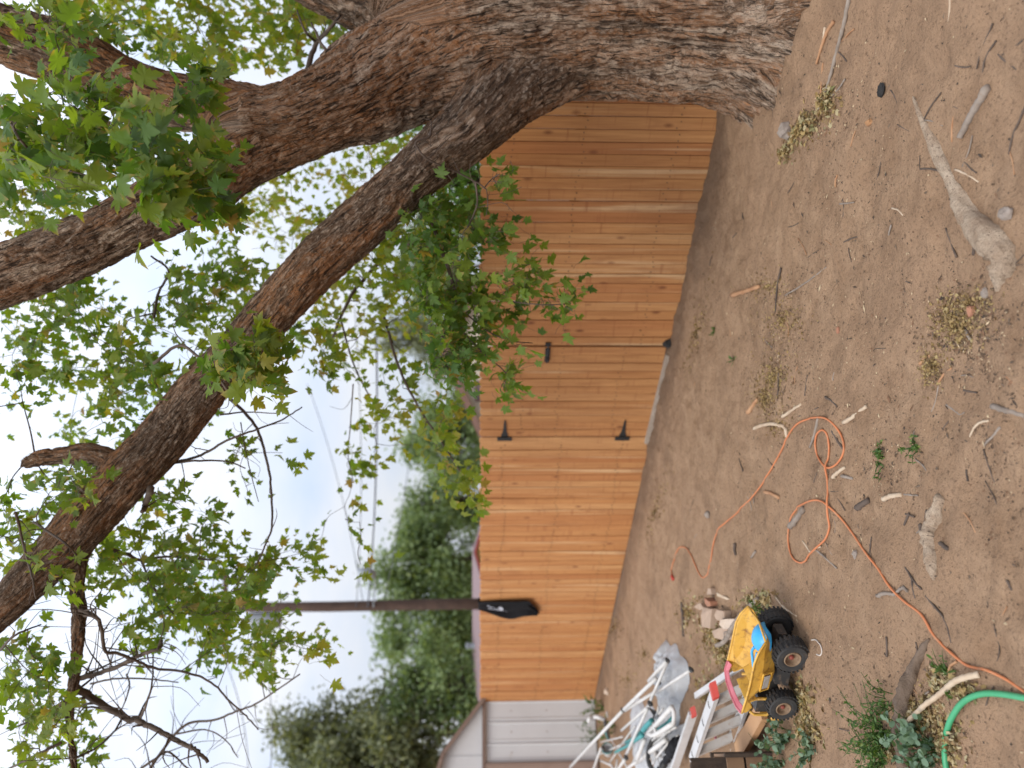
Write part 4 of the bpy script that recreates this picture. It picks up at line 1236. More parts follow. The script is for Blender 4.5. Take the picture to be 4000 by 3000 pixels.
def build_foliage(root):
    rg = np.random.default_rng(3)
    # skeleton points the sprays can grow from
    nodes, nrad, ndep = [], [], []
    for c, r in LIMBS[:7]:
        for k in range(0, len(c), 2):
            nodes.append(c[k]); nrad.append(min(0.03, r[k] * 0.3)); ndep.append(0)
    # explicit long branches (photograph pixels, depth), bare or with leaves
    BR = [
        ([(283, 2690), (330, 2707), (405, 2754), (494, 2804), (544, 2817), (633, 2861), (715, 2906), (766, 2931), (810, 2975)], 4.84, 0.026, 0.011),
        ([(292, 2652), (340, 2644), (430, 2615), (551, 2558), (600, 2540), (627, 2528), (633, 2501)], 4.82, 0.018, 0.007),
        ([(544, 2817), (570, 2754), (595, 2665), (598, 2558)], 4.84, 0.009, 0.004),
        ([(306, 2400), (360, 2408), (392, 2430), (405, 2520), (437, 2602)], 4.72, 0.010, 0.004),
        ([(310, 2380), (360, 2400), (392, 2440), (410, 2540), (455, 2551), (538, 2583), (601, 2608), (728, 2627), (823, 2665), (899, 2741), (962, 2798), (1010, 2850)], 4.75, 0.013, 0.004),
        ([(282, 2962), (320, 2950), (380, 2918), (443, 2861), (506, 2817)], 4.9, 0.009, 0.004),
        ([(560, 3060), (595, 2988), (684, 2868), (747, 2823), (842, 2811), (937, 2773), (1013, 2741), (1171, 2634)], 5.6, 0.013, 0.005),
        ([(684, 2868), (800, 2850), (880, 2890), (930, 2960)], 5.6, 0.007, 0.003),
        ([(354, 2672), (443, 2652), (570, 2652), (696, 2665)], 5.3, 0.008, 0.004),
        ([(494, 2634), (506, 2678), (481, 2760), (443, 2804)], 5.3, 0.007, 0.003),
        ([(500, 3040), (608, 2962), (658, 2937), (720, 2990), (780, 3040)], 5.3, 0.009, 0.005),
        ([(411, 2140), (494, 2165), (557, 2190), (633, 2175), (728, 2178), (830, 2190)], 5.0, 0.013, 0.005),
        ([(557, 2190), (575, 2250), (620, 2330), (680, 2400)], 5.0, 0.008, 0.004),
        ([(899, 1557), (975, 1633), (1013, 1696), (1044, 1810), (1057, 1886), (1063, 2044), (1040, 2120), (1000, 2210)], 5.0, 0.011, 0.005),
        ([(600, 1420), (700, 1350), (790, 1410), (880, 1510), (910, 1570)], 4.4, 0.010, 0.006),
        ([(671, 1810), (785, 1778), (886, 1721), (987, 1683), (1100, 1640), (1180, 1590)], 4.75, 0.009, 0.004),
        ([(671, 1812), (760, 1800), (886, 1803), (960, 1830)], 4.75, 0.008, 0.004),
        ([(590, 1905), (570, 1970), (556, 2000)], 4.6, 0.022, 0.012),
        ([(860, 1620), (960, 1610), (1080, 1615)], 4.7, 0.006, 0.003),
        ([(940, 1650), (960, 1760), (980, 1850), (1010, 1960)], 4.9, 0.004, 0.0025),
        ([(1560, 930), (1502, 1000), (1440, 1070), (1382, 1139), (1330, 1240), (1300, 1316)], 6.2, 0.020, 0.010),
        ([(1600, 620), (1660, 800), (1720, 960), (1775, 1130), (1800, 1290), (1790, 1420)], 4.75, 0.016, 0.007),
        ([(1686, 506), (1673, 538), (1623, 557), (1654, 608), (1705, 639), (1768, 665), (1857, 709), (1901, 741)], 4.35, 0.0075, 0.004),
        ([(1857, 709), (1865, 790), (1845, 850), (1825, 890)], 4.4, 0.006, 0.004),
        ([(1890, 735), (1920, 700), (1950, 680)], 4.35, 0.004, 0.003),
        ([(1901, 741), (1905, 800), (1900, 840)], 4.35, 0.003, 0.002),
        ([(1775, 1130), (1900, 1160), (2010, 1180), (2120, 1190), (2220, 1188)], 4.6, 0.006, 0.003),
        ([(1790, 1200), (1900, 1290), (1990, 1330), (2080, 1340)], 4.7, 0.005, 0.003),
        ([(1800, 1290), (1900, 1390), (1960, 1440), (2010, 1500)], 4.75, 0.005, 0.003),
        ([(1500, 1240), (1560, 1440), (1640, 1600), (1720, 1720), (1800, 1850), (1840, 1950)], 5.7, 0.011, 0.004),
        ([(1330, 1240), (1380, 1420), (1450, 1560), (1500, 1640)], 6.3, 0.009, 0.004),
        ([(1380, 1500), (1370, 1650), (1360, 1780), (1380, 1880)], 6.4, 0.006, 0.003),
        ([(1200, 280), (1230, 180), (1290, 110), (1330, 60)], 5.0, 0.020, 0.008),
        ([(1240, 170), (1190, 120), (1160, 40)], 5.0, 0.010, 0.005),
        ([(1350, 250), (1270, 190), (1215, 90)], 4.9, 0.014, 0.006),
        ([(40, 470), (90, 560), (200, 640), (350, 690)], 3.3, 0.007, 0.004),
        ([(600, 740), (700, 700), (790, 640), (840, 600)], 3.4, 0.005, 0.003),
        ([(600, 1240), (620, 1140), (660, 1060), (590, 1000)], 5.0, 0.010, 0.006),
        ([(60, 2000), (90, 2120), (125, 2250), (140, 2340)], 4.0, 0.008, 0.004),
        ([(130, 2040), (250, 2120), (310, 2180)], 4.1, 0.007, 0.005),
        ([(0, 2540), (60, 2480), (160, 2440)], 4.3, 0.008, 0.004),
        ([(240, 2900), (140, 2950), (20, 3010)], 4.8, 0.010, 0.006),
        ([(250, 2740), (150, 2800), (40, 2850)], 4.8, 0.010, 0.005),
    ]
    tw = MB()
    br_objs = []
    for bi, (pts, d, r0, r1) in enumerate(BR):
        w = []
        for k, (x, y) in enumerate(pts):
            t = k / (len(pts) - 1)
            w.append(P(x, y, d + 0.12 * math.sin(t * 5 + bi)))
        q = spline(w, 6)
        rr = np.linspace(r0, r1, len(q))
        q = [a + rg.normal(0, r0 * 0.12, 3) for a in q]
        if r0 >= 0.009:
            br_objs.append(MB().tube(q, list(rr), 7).mesh('branch', True))
        else:
            tw.tube(q, list(rr), 5)
        for k in range(1, len(q), 2):
            nodes.append(np.array(q[k])); nrad.append(rr[k] * 0.6); ndep.append(1)
        # bare side twigs
        for k in range(2, len(q) - 1, 3 if pts[0][1] > 2100 else 6):
            dv = rg.normal(size=3); dv[2] -= 0.2; dv /= np.linalg.norm(dv)
            a = np.array(q[k]); L = rg.uniform(0.08, 0.45 if pts[0][1] > 2100 else 0.22)
            b = a + dv * L; m_ = (a + b) / 2 + rg.normal(0, 0.03, 3)
            tw.tube(spline([a, m_, b], 3), list(np.linspace(rr[k] * 0.45, 0.0014, 7)), 4, False)
    for me in br_objs:
        obj('branch', me, M['twig'], root)
    # clusters
    cl = []
    for cx, cy, rx, ry, n, d0, d1, lpc, tc in REG:
        for _ in range(n):
            a = rg.uniform(0, 2 * math.pi); rr = math.sqrt(rg.uniform(0, 1))
            p = Q(cx + rx * rr * math.cos(a), cy + ry * rr * math.sin(a), rg.uniform(d0, d1))
            cl.append((np.array(p), lpc, tc, 1.25 if d1 <= 4.3 else 1.0))
    # the rest of the crown overhead, unseen above the frame, added to shade the limbs
    m_ = 0
    while m_ < 170:
        p = np.array([rg.uniform(-3.5, 4.5), rg.uniform(2.6, 7.5), rg.uniform(4.2, 6.8)])
        if p[2] < CAM_H + 0.72 * p[1]: continue
        cl.append((p, 11, 0.5, 1.0)); m_ += 1
    # attach each cluster to the nearest point already on the tree
    N = np.array(nodes)
    D = np.array([np.linalg.norm(N - p, axis=1).min() for p, _, _, _ in cl])
    order = np.argsort(D)
    NL = [n_ for n_ in nodes]; RL = list(nrad)
    arr = np.zeros((len(nodes) + 4 * len(cl), 3)); arr[:len(nodes)] = N; cnt = len(nodes)
    leaves = []     # pos, dir(tip), normal, size, tint
    for oi in order:
        p, lpc, tc, lsz = cl[oi]
        dd = np.linalg.norm(arr[:cnt] - p, axis=1)
        # prefer parents that are higher or at the same height
        k = int(np.argmin(dd + 0.25 * np.maximum(p[2] - arr[:cnt, 2], 0)))
        a = arr[k]; L = dd[k]
        r0 = min(RL[k], 0.004 + 0.006 * L)
        mid1 = a + (p - a) * 0.35 + np.array([0, 0, 0.07 * L]) + rg.normal(0, 0.05 * L, 3)
        mid2 = a + (p - a) * 0.72 + np.array([0, 0, 0.05 * L]) + rg.normal(0, 0.05 * L, 3)
        q = spline([a, mid1, mid2, p], 4)
        rr = np.linspace(max(r0, 0.0022), 0.0018, len(q))
        tw.tube(q, list(rr), 4, False)
        for j in (4, 8, 12):
            arr[cnt] = q[j]; RL.append(rr[j]); cnt += 1
        tdir = (q[-1] - q[-4]); tdir /= np.linalg.norm(tdir) + 1e-9
        base_t = np.clip(rg.normal(tc, 0.12), 0.02, 0.95)
        for j in range(int(lpc * 1.35)):
            # along the last part of the twig and on short shoots around its tip
            if rg.uniform() < 0.45:
                s = rg.uniform(0.35, 1.0); st = q[int(s * (len(q) - 1))]
            else:
                st = p + rg.normal(0, 0.07, 3) * np.array([1, 1, 0.8])
            out = rg.normal(size=3) + tdir * 0.7; out /= np.linalg.norm(out)
            pl = rg.uniform(0.04, 0.09)
            pos = st + out * pl + np.array([0, 0, -0.02])
            tip = out * 0.7 + rg.normal(size=3) * 0.35 + np.array([0, 0, -0.75]); tip /= np.linalg.norm(tip)
            nn = rg.normal(size=3) * 0.75 + np.array([0, -0.25, 0.85]); nn -= tip * (nn @ tip); nn /= np.linalg.norm(nn)
            size = lsz * rg.uniform(0.042, 0.088)
            tint = np.clip(base_t + rg.normal(0, 0.10), 0, 0.93)
            if rg.uniform() < 0.03: tint = rg.uniform(0.93, 1.0)
            leaves.append((pos, tip, nn, size, tint, st))
    # project to pick the leaves that show largest
    px = np.array([l[0] for l in leaves])
    rel = px - np.array([0, 0, CAM_H])
    dep = rel @ np.array(FWD); u = rel[:, 0] / dep * FPX; v = rel @ np.array(UPV) / dep * FPX
    infr = (np.abs(u) < 1480) & (np.abs(v) < 1980)
    show = np.array([l[3] for l in leaves]) / dep * infr * (dep > 2.2)
    front = np.argsort(-show)[:300]
    fs = set(front.tolist())
    metas = []
    for k, (vv, ff, rim) in enumerate(LEAF_HI):
        me = bpy.data.meshes.new('leaf')
        me.from_pydata([tuple(a) for a in vv], [], [tuple(int(i) for i in a) for a in ff])
        col = np.zeros((len(vv), 4), np.float32); col[:, 1] = rim; col[:, 3] = 1
        at = me.color_attributes.new('tint', 'FLOAT_COLOR', 'POINT'); at.data.foreach_set('color', col.ravel())
        me.polygons.foreach_set('use_smooth', [True] * len(me.polygons))
        me.materials.append(M['leaf_obj']); me.update()
        metas.append(me)
    V, F, T, RM = [], [], [], []
    off = 0
    for i, (pos, tip, nn, size, tint, st) in enumerate(leaves):
        side = np.cross(tip, nn)
        if dep[i] < 5.2 and infr[i]:
            tw.tube([st, (st + pos) / 2 + np.array([0, 0, 0.008]), pos], [0.0011, 0.0010, 0.0010], 3, False)
        if i in fs:
            o = bpy.data.objects.new('leaf', metas[i % 6])
            link(o); o.parent = root
            m = Matrix(((side[0], tip[0], nn[0], pos[0] - TB.x), (side[1], tip[1], nn[1], pos[1] - TB.y), (side[2], tip[2], nn[2], pos[2] - TB.z), (0, 0, 0, 1)))
            o.matrix_local = m @ Matrix.Diagonal((size, size, size, 1))
            continue
        hi = dep[i] < 5.6 and infr[i]
        vv, ff, rim = (LEAF_HI[i % 6] if hi else LEAF_LO[i % 4])
        w = pos + (vv[:, :1] * side + vv[:, 1:2] * tip + vv[:, 2:] * nn) * size
        V.append(w); F.append(ff + off); off += len(w)
        T.append(np.full(len(w), tint)); RM.append(rim * (1.0 if (i * 7919) % 100 < 45 else 0.3))
    leaf_mesh('foliage', np.concatenate(V), np.concatenate(F), np.concatenate(T), np.concatenate(RM), M['leaf'], root, 'stuff')
    o = obj('twigs', tw.mesh('twigs', True), M['twig'], root)
    o['kind'] = 'stuff'
    print('leaves', len(leaves), 'twig faces', len(tw.f))
build_foliage(MAPLE)

# ================================================================== roots lying in the dirt
def root_mesh(pts, sink=0.35, seed=0):
    """pts: photograph pixel x, y, half width px -> half-buried knobbly root"""
    w = []
    for x, y, hw in pts:
        g = G(x, y)
        r = hw * math.hypot(g.y, 0) / FPX
        w.append((g.x, g.y, g.z - r * sink, r))
    q = spline(w, 14)
    ce = [Vector(a[:3]) for a in q]; rr = [max(a[3], 0.004) for a in q]
    mb = MB().tube(ce, rr, 20)
    v = np.array(mb.v)
    n = len(ce)
    cc = np.repeat(np.array([tuple(c) for c in ce]), 20, 0)
    rad = np.repeat(np.array(rr), 20)
    dv = (v - cc) / rad[:, None]
    t = np.repeat(np.arange(n) / 8.0, 20)
    k = np.stack([dv[:, 0] * 1.6, dv[:, 1] * 1.6, t + dv[:, 2]], 1)
    amp = 0.55 * (vnoise(k * 0.9 + seed, 60) - 0.5) + 0.28 * (vnoise(k * 2.4 + seed, 61) - 0.5) + 0.18 * (vnoise(np.stack([k[:, 0] * 5, k[:, 1] * 5, k[:, 2] * 1.5], 1) + seed, 62) - 0.5)
    v = v + dv * (amp * rad)[:, None]
    mb.v = [tuple(a) for a in v]
    return mb.mesh('surface_root', True)

def build_roots():
    z3 = lambda x, y, h: (2600 + x / 1.58, y / 1.58, h / 1.58)
    pts = [z3(1530, 600, 7), z3(1560, 680, 14), z3(1610, 790, 24), z3(1700, 980, 40), z3(1800, 1180, 48), z3(1890, 1330, 66), z3(2010, 1450, 94), z3(2095, 1550, 98), z3(2095, 1650, 84), z3(2068, 1730, 52), z3(2050, 1800, 16)]
    pts = [(x, y, h * 1.08) for x, y, h in pts]
    single('surface_root', root_mesh(pts, 0.0, 1), M['root'], 'long dusty root swelling to a knob at the near edge of the dirt', 'root')
    z6 = lambda x, y, h: (2600 + x / 1.58, 1950 + y / 1.58, h / 1.58)
    pts = [z6(1700, -20, 26), z6(1680, 60, 42), z6(1655, 150, 46), z6(1630, 240, 58), z6(1640, 330, 46), z6(1650, 420, 34), z6(1662, 500, 9)]
    single('surface_root', root_mesh([(x, y, h * 1.15) for x, y, h in pts], 0.1, 5), M['root'], 'short dusty root lying between orange cord and near edge of the dirt', 'root')
    zh = lambda x, y, h: (3300 + x / 3.016, 2450 + y / 3.016, h / 3.016)
    pts = [zh(1000, 140, 10), zh(950, 240, 34), zh(890, 370, 50), zh(830, 530, 66), zh(770, 680, 78), zh(740, 850, 86), zh(720, 1020, 92), zh(715, 1200, 90), zh(735, 1400, 86), zh(770, 1659, 88), zh(800, 1900, 80)]
    single('surface_root', root_mesh([(x, y, h * 1.2) for x, y, h in pts], -0.35, 9), M['root_dark'], 'thick brown root running through the weeds beside the green hose', 'root')
build_roots()

# ================================================================== sticks
stick_rng = np.random.default_rng(17)
def stick(pts, hw, mat, label, lift=0.4, group=None, name='stick', ends=0.8, n=7):
    w = []
    for x, y in pts:
        g = G(x, y)
        w.append((g.x, g.y, g.z))
    if len(w) == 2:
        m_ = tuple((np.array(w[0]) + np.array(w[1])) / 2 + np.append(stick_rng.normal(0, 0.006, 2), 0.004))
        w = [w[0], m_, w[1]]
    d = np.mean([a[1] for a in w])
    r = hw * d / FPX
    q = spline(w, 5)
    k = len(q)
    rr = [r * (1 - (1 - ends) * i / (k - 1)) * stick_rng.uniform(0.86, 1.14) for i in range(k)]
    q = [np.array(a) + np.append(stick_rng.normal(0, r * 0.15, 2), r * lift) for a in q]
    o = single(name, MB().tube(q, rr, n).mesh(name, True), M[mat], label, 'stick', group)
    return o

def build_sticks():
    z3 = lambda *p: [(2600 + x / 1.58, y / 1.58) for x, y in p]
    z6 = lambda *p: [(2600 + x / 1.58, 1000 + y / 1.58) for x, y in p]
    z9 = lambda *p: [(2600 + x / 1.58, 1950 + y / 1.58) for x, y in p]
    zh = lambda *p: [(3300 + x / 3.016, 2450 + y / 3.016) for x, y in p]
    stick(z3((1140, -30), (1110, 130), (1075, 260), (1035, 420), (1000, 540), (950, 680)), 9.5, 'stick_grey', 'long straight grey stick lying in front of the trunk foot', ends=0.6)
    stick(z3((1045, 130), (1000, 200), (975, 265), (960, 310), (935, 395)), 9, 'stick_rust', 'curved orange strip of bark beside the trunk foot', ends=0.5)
    stick(z3((985, 170), (978, 230), (968, 290)), 6, 'stick_pale', 'short pale splinter touching the orange bark strip at the trunk')
    stick(z3((970, 390), (962, 500), (955, 610)), 4, 'stick_rust', 'thin straight orange splinter between trunk foot and long grey stick')
    stick(z3((1995, 540), (1930, 650), (1870, 760), (1825, 850)), 17, 'stick_grey', 'thick pale grey broken branch end near the right root', ends=0.75, n=9)
    stick(z3((1757, -20), (1755, 60), (1750, 135)), 5, 'stick_pale', 'pale straight stick at the edge right of the trunk')
    stick(z3((2045, 250), (1990, 330), (1965, 400), (1958, 480)), 4, 'stick_dark', 'thin curved dark twig above the thick grey branch end')
    stick(z3((2240, 620), (2180, 760), (2140, 860), (2122, 950)), 5, 'stick_dark', 'thin dark twig at the near edge above the long root')
    stick(z3((1790, 1045), (1860, 1075), (1935, 1122)), 4.5, 'stick_pale', 'thin pale stick lying against the long dusty root')
    stick(z3((1400, 1285), (1440, 1300), (1468, 1328)), 4, 'stick_pale', 'small bent pale stick on open dirt left of the long root')
    stick(z3((1395, 1388), (1380, 1450)), 4, 'stick_grey', 'tiny grey stick on open dirt below the small bent pale stick')
    stick(z3((1062, 1080), (1050, 1155)), 4, 'stick_rust', 'short reddish stick on the dirt beyond the leaf pile')
    stick(z3((1908, 1425), (1912, 1500), (1906, 1570)), 8, 'stick_dark', 'dark stub of stick beside the knob of the long root')
    stick(z3((1790, 405), (1885, 410)), 4, 'stick_dark', 'short dark twig right of the pale straight stick')
    stick(z3((1110, 490), (1060, 560), (1010, 610)), 4, 'stick_grey', 'thin grey twig sticking out of the leaf pile by the trunk')
    stick(z6((550, 1065), (600, 1045), (660, 1035), (720, 1046), (748, 1068), (752, 1115)), 8, 'stick_pale', 'pale peeled crooked stick touching the orange cord')
    stick(z6((722, 992), (780, 955), (842, 912)), 7, 'stick_pale', 'straight pale stick just above the top of the cord loop')
    stick(z6((1102, 1030), (1170, 985), (1245, 932)), 9, 'stick_pale', 'straight pale stick right of the top of the cord loop')
    stick(z6((988, 872), (1030, 895), (1058, 928)), 5, 'stick_dark', 'small bent dark stick above the cord loop')
    stick(z6((945, 1005), (925, 1090), (895, 1182)), 6, 'stick_grey', 'brown stick lying inside the cord bend left of the small loop')
    stick(z6((1030, 1078), (1060, 1130), (1098, 1192)), 6, 'stick_dark', 'dark stick crossed by the cord inside the bigger bend')
    stick(z6((1035, 1366), (1075, 1330), (1112, 1304)), 8, 'stick_pale', 'short pale stick just below the small cord loop')
    stick(z6((1090, 1358), (1130, 1368), (1160, 1372)), 7, 'stick_grey', 'stubby grey stick below the short pale stick by the cord loop')
    stick(z6((1800, 350), (1845, 440), (1888, 518)), 8, 'stick_grey', 'grey stick lying on the yellow leaf litter near the right edge')
    stick(z6((2030, 928), (2110, 950), (2230, 985)), 12, 'stick_grey', 'thick grey stick poking in from the near edge mid frame', n=9)
    stick(z6((1738, 918), (1790, 955), (1822, 980), (1850, 965)), 5, 'stick_grey', 'forked grey twig left of the thick stick at the near edge')
    stick(z6((1998, 1015), (1940, 1030), (1905, 1065), (1883, 1115)), 5, 'stick_pale', 'pale curved twig below the thick stick at the near edge')
    stick(z6((2072, 1058), (2025, 1110), (1972, 1168)), 6, 'stick_grey', 'grey twig below the pale curved twig at the near edge')
    stick(z6((1350, 1497), (1405, 1480), (1462, 1474)), 11, 'stick_pale', 'short stout pale stick below the small green weed')
    stick(z6((1475, 1470), (1515, 1476), (1560, 1478)), 4, 'stick_grey', 'thin stick end to end with the short stout pale stick')
    stick(z6((1190, 1562), (1225, 1530), (1262, 1508)), 14, 'stick_dark', 'dark flat piece of bark right of the cord crossing')
    stick(z6((615, 1455), (660, 1468), (705, 1492)), 8, 'stick_rust', 'reddish chip of wood left of the cord between its loops')
    stick(z6((418, 242), (500, 215), (585, 188)), 10, 'stick_rust', 'orange broken stick of wood in the dark litter near the fence')
    stick(z6((740, 242), (860, 170), (998, 68)), 3.4, 'stick_grey', 'long thin straight twig near the fence litter')
    stick(z6((715, 75), (690, 180), (678, 350)), 4, 'stick_dark', 'thin dark twig lying across the fence side litter')
    stick(z6((880, 735), (870, 800), (862, 862)), 4, 'stick_dark', 'thin dark twig left of the middle litter patch')
    stick(z6((700, 700), (695, 850), (685, 985)), 3.5, 'stick_dark', 'thin dark twig lying across the middle litter patch')
    stick(z6((510, 970), (545, 920), (575, 880)), 9, 'stick_rust', 'split tan stick at the end of the middle litter patch')
    stick(z6((1745, 235), (1765, 238), (1795, 250)), 5, 'stick_dark', 'stub of dark twig by the long thin straight twig') if False else None
    stick(z6((1690, 780), (1715, 740), (1770, 690)), 6, 'stick_rust', 'orange splinter on the yellow leaf litter near the right edge')
    stick(z6((1575, 665), (1600, 640), (1640, 615)), 8, 'stick_rust', 'curled tan bark piece left of the yellow leaf litter')
    stick(z6((1860, 1320), (1862, 1350), (1868, 1390)), 5, 'stick_dark', 'short dark stick on bare dirt below the forked twig')
    stick(z9((778, 168), (820, 115), (862, 62)), 13, 'stick_grey', 'grey slab of bark lying across the second cord loop', n=9)
    stick(z9((850, 258), (880, 305), (905, 325), (960, 290)), 4.5, 'stick_pale', 'bent pale twig under the lower end of the second cord loop')
    stick(z9((935, 315), (1000, 370), (1058, 426)), 4.5, 'stick_grey', 'straight grey twig just below the second cord loop')
    stick(z9((1310, 596), (1365, 580), (1420, 582), (1465, 548), (1500, 568)), 8, 'stick_grey', 'crooked grey stick lying under the orange cord')
    stick(z9((1485, 422), (1525, 490), (1582, 558)), 5, 'stick_dark', 'straight dark twig right of the crooked grey stick')
    stick(z9((1520, 480), (1528, 545), (1536, 612)), 5, 'stick_dark', 'dark twig crossing beside the straight dark twig')
    stick(z9((1610, 596), (1670, 670), (1725, 745), (1768, 885)), 5, 'stick_dark', 'long dark bent twig right of the orange cord')
    stick(z9((680, 600), (740, 672), (812, 722)), 4.5, 'stick_pale', 'pale curved twig lying behind the toy truck wheels')
    stick(z9((104, 640), (112, 740), (116, 845)), 7, 'stick_dark', 'dark crooked stick on the dirt left of the cord plug')
    stick(z9((432, 275), (438, 345)), 7, 'stick_dark', 'short fat dark stick left of the cord wave')
    stick(z9((560, 318), (532, 360)), 5, 'stick_grey', 'short grey stick left of the second cord loop')
    stick(z9((1505, 85), (1490, 125), (1475, 160)), 5, 'stick_dark', 'short dark stick between cord and the short dusty root')
    stick(z9((1615, 65), (1608, 110), (1598, 165)), 5, 'stick_dark', 'dark twig running beside the short dusty root')
    stick(z9((1580, 160), (1590, 200), (1598, 250)), 11, 'stick_dark', 'dark rotten chunk touching the short dusty root') 
    stick(z9((1700, 270), (1725, 290), (1750, 310)), 10, 'stick_dark', 'dark snapped stub below the short dusty root')
    stick(z9((1365, 850), (1370, 915), (1368, 970)), 5, 'stick_dark', 'dark twig on the dirt right of the truck')
    stick(z9((2110, 500), (2125, 530), (2138, 560)), 6, 'stick_dark', 'dark stub near the edge below the short dusty root')
    stick(z9((1800, 1000), (1760, 1040), (1735, 1130), (1720, 1180)), 6, 'stick_rust', 'brown twig in the weeds beside the hose')
    # the branch that leans on the back of the truck
    w = z9((590, 612), (545, 660), (520, 705), (490, 770), (465, 810), (420, 860), (370, 890), (330, 902))
    pp = [G(x, y) for x, y in w]
    lifts = [0.02, 0.03, 0.05, 0.07, 0.07, 0.05, 0.03, 0.02]
    q = spline([tuple(p + Vector((0, 0, l))) for p, l in zip(pp, lifts)], 6)
    mb = MB().tube(q, [0.019 - 0.008 * abs(i / len(q) - 0.6) for i in range(len(q))], 9)
    a = Vector(q[24]); mb.tube([a, a + Vector((-0.03, 0.05, 0.03)), a + Vector((-0.09, 0.09, 0.02))], [0.008, 0.006, 0.003], 6)
    a = Vector(q[10]); mb.tube([a, a + Vector((0.03, -0.03, 0.03))], [0.009, 0.004], 6)
    single('stick', mb.mesh('stick', True), M['stick_grey'], 'crooked grey branch lying behind the yellow truck bed', 'stick')
    # pale curved stick between root and hose, raised on the weeds
    w = zh((1680, 555), (1600, 580), (1470, 625), (1340, 680), (1200, 755), (1090, 830), (1020, 910), (960, 1020), (880, 1120), (800, 1230), (715, 1345), (650, 1430))
    q = spline([tuple(G(x, y) + Vector((0, 0, 0.03 + 0.02 * math.sin(i)))) for i, (x, y) in enumerate(w)], 6)
    mb = MB().tube(q, [0.0115 - 0.003 * i / len(q) + 0.001 * math.sin(i * 1.7) for i in range(len(q))], 9)
    single('stick', mb.mesh('stick', True), M['stick_pale'], 'long pale curved stick between thick brown root and green hose', 'stick')
    # small ones nobody could tell apart
    taken = 0
    k = 0
    while taken < 90 and k < 2000:
        k += 1
        x, y = stick_rng.uniform(2650, 3980), stick_rng.uniform(30, 2950)
        g = G(x, y)
        if (g - fence_pt(0)).dot(FN) < 0.25 or math.hypot(g.x - 2.31, g.y - 4.75) < 1.0 or (y > 2250 and x < 3250): continue
        a = stick_rng.uniform(0, math.pi); L = stick_rng.uniform(0.02, 0.075)
        dv = Vector((math.cos(a), math.sin(a), 0)) * L
        r = stick_rng.uniform(0.0018, 0.0048)
        mid = g + Vector((stick_rng.normal(0, 0.004), stick_rng.normal(0, 0.004), 0))
        q = spline([g - dv, mid, g + dv], 3)
        q = [Vector((p[0], p[1], gz(p[0], p[1]) + r * 0.5)) for p in q]
        mt = ('stick_dark', 'stick_dark', 'stick_grey', 'stick_dark', 'stick_rust')[int(stick_rng.integers(5))]
        single('twig', MB().tube(q, [r * stick_rng.uniform(0.7, 1.1) for _ in q], 5).mesh('twig', True), M[mt], 'small broken twig scattered on the bare dirt', 'twig', 'small twigs scattered on the dirt')
        taken += 1
build_sticks()

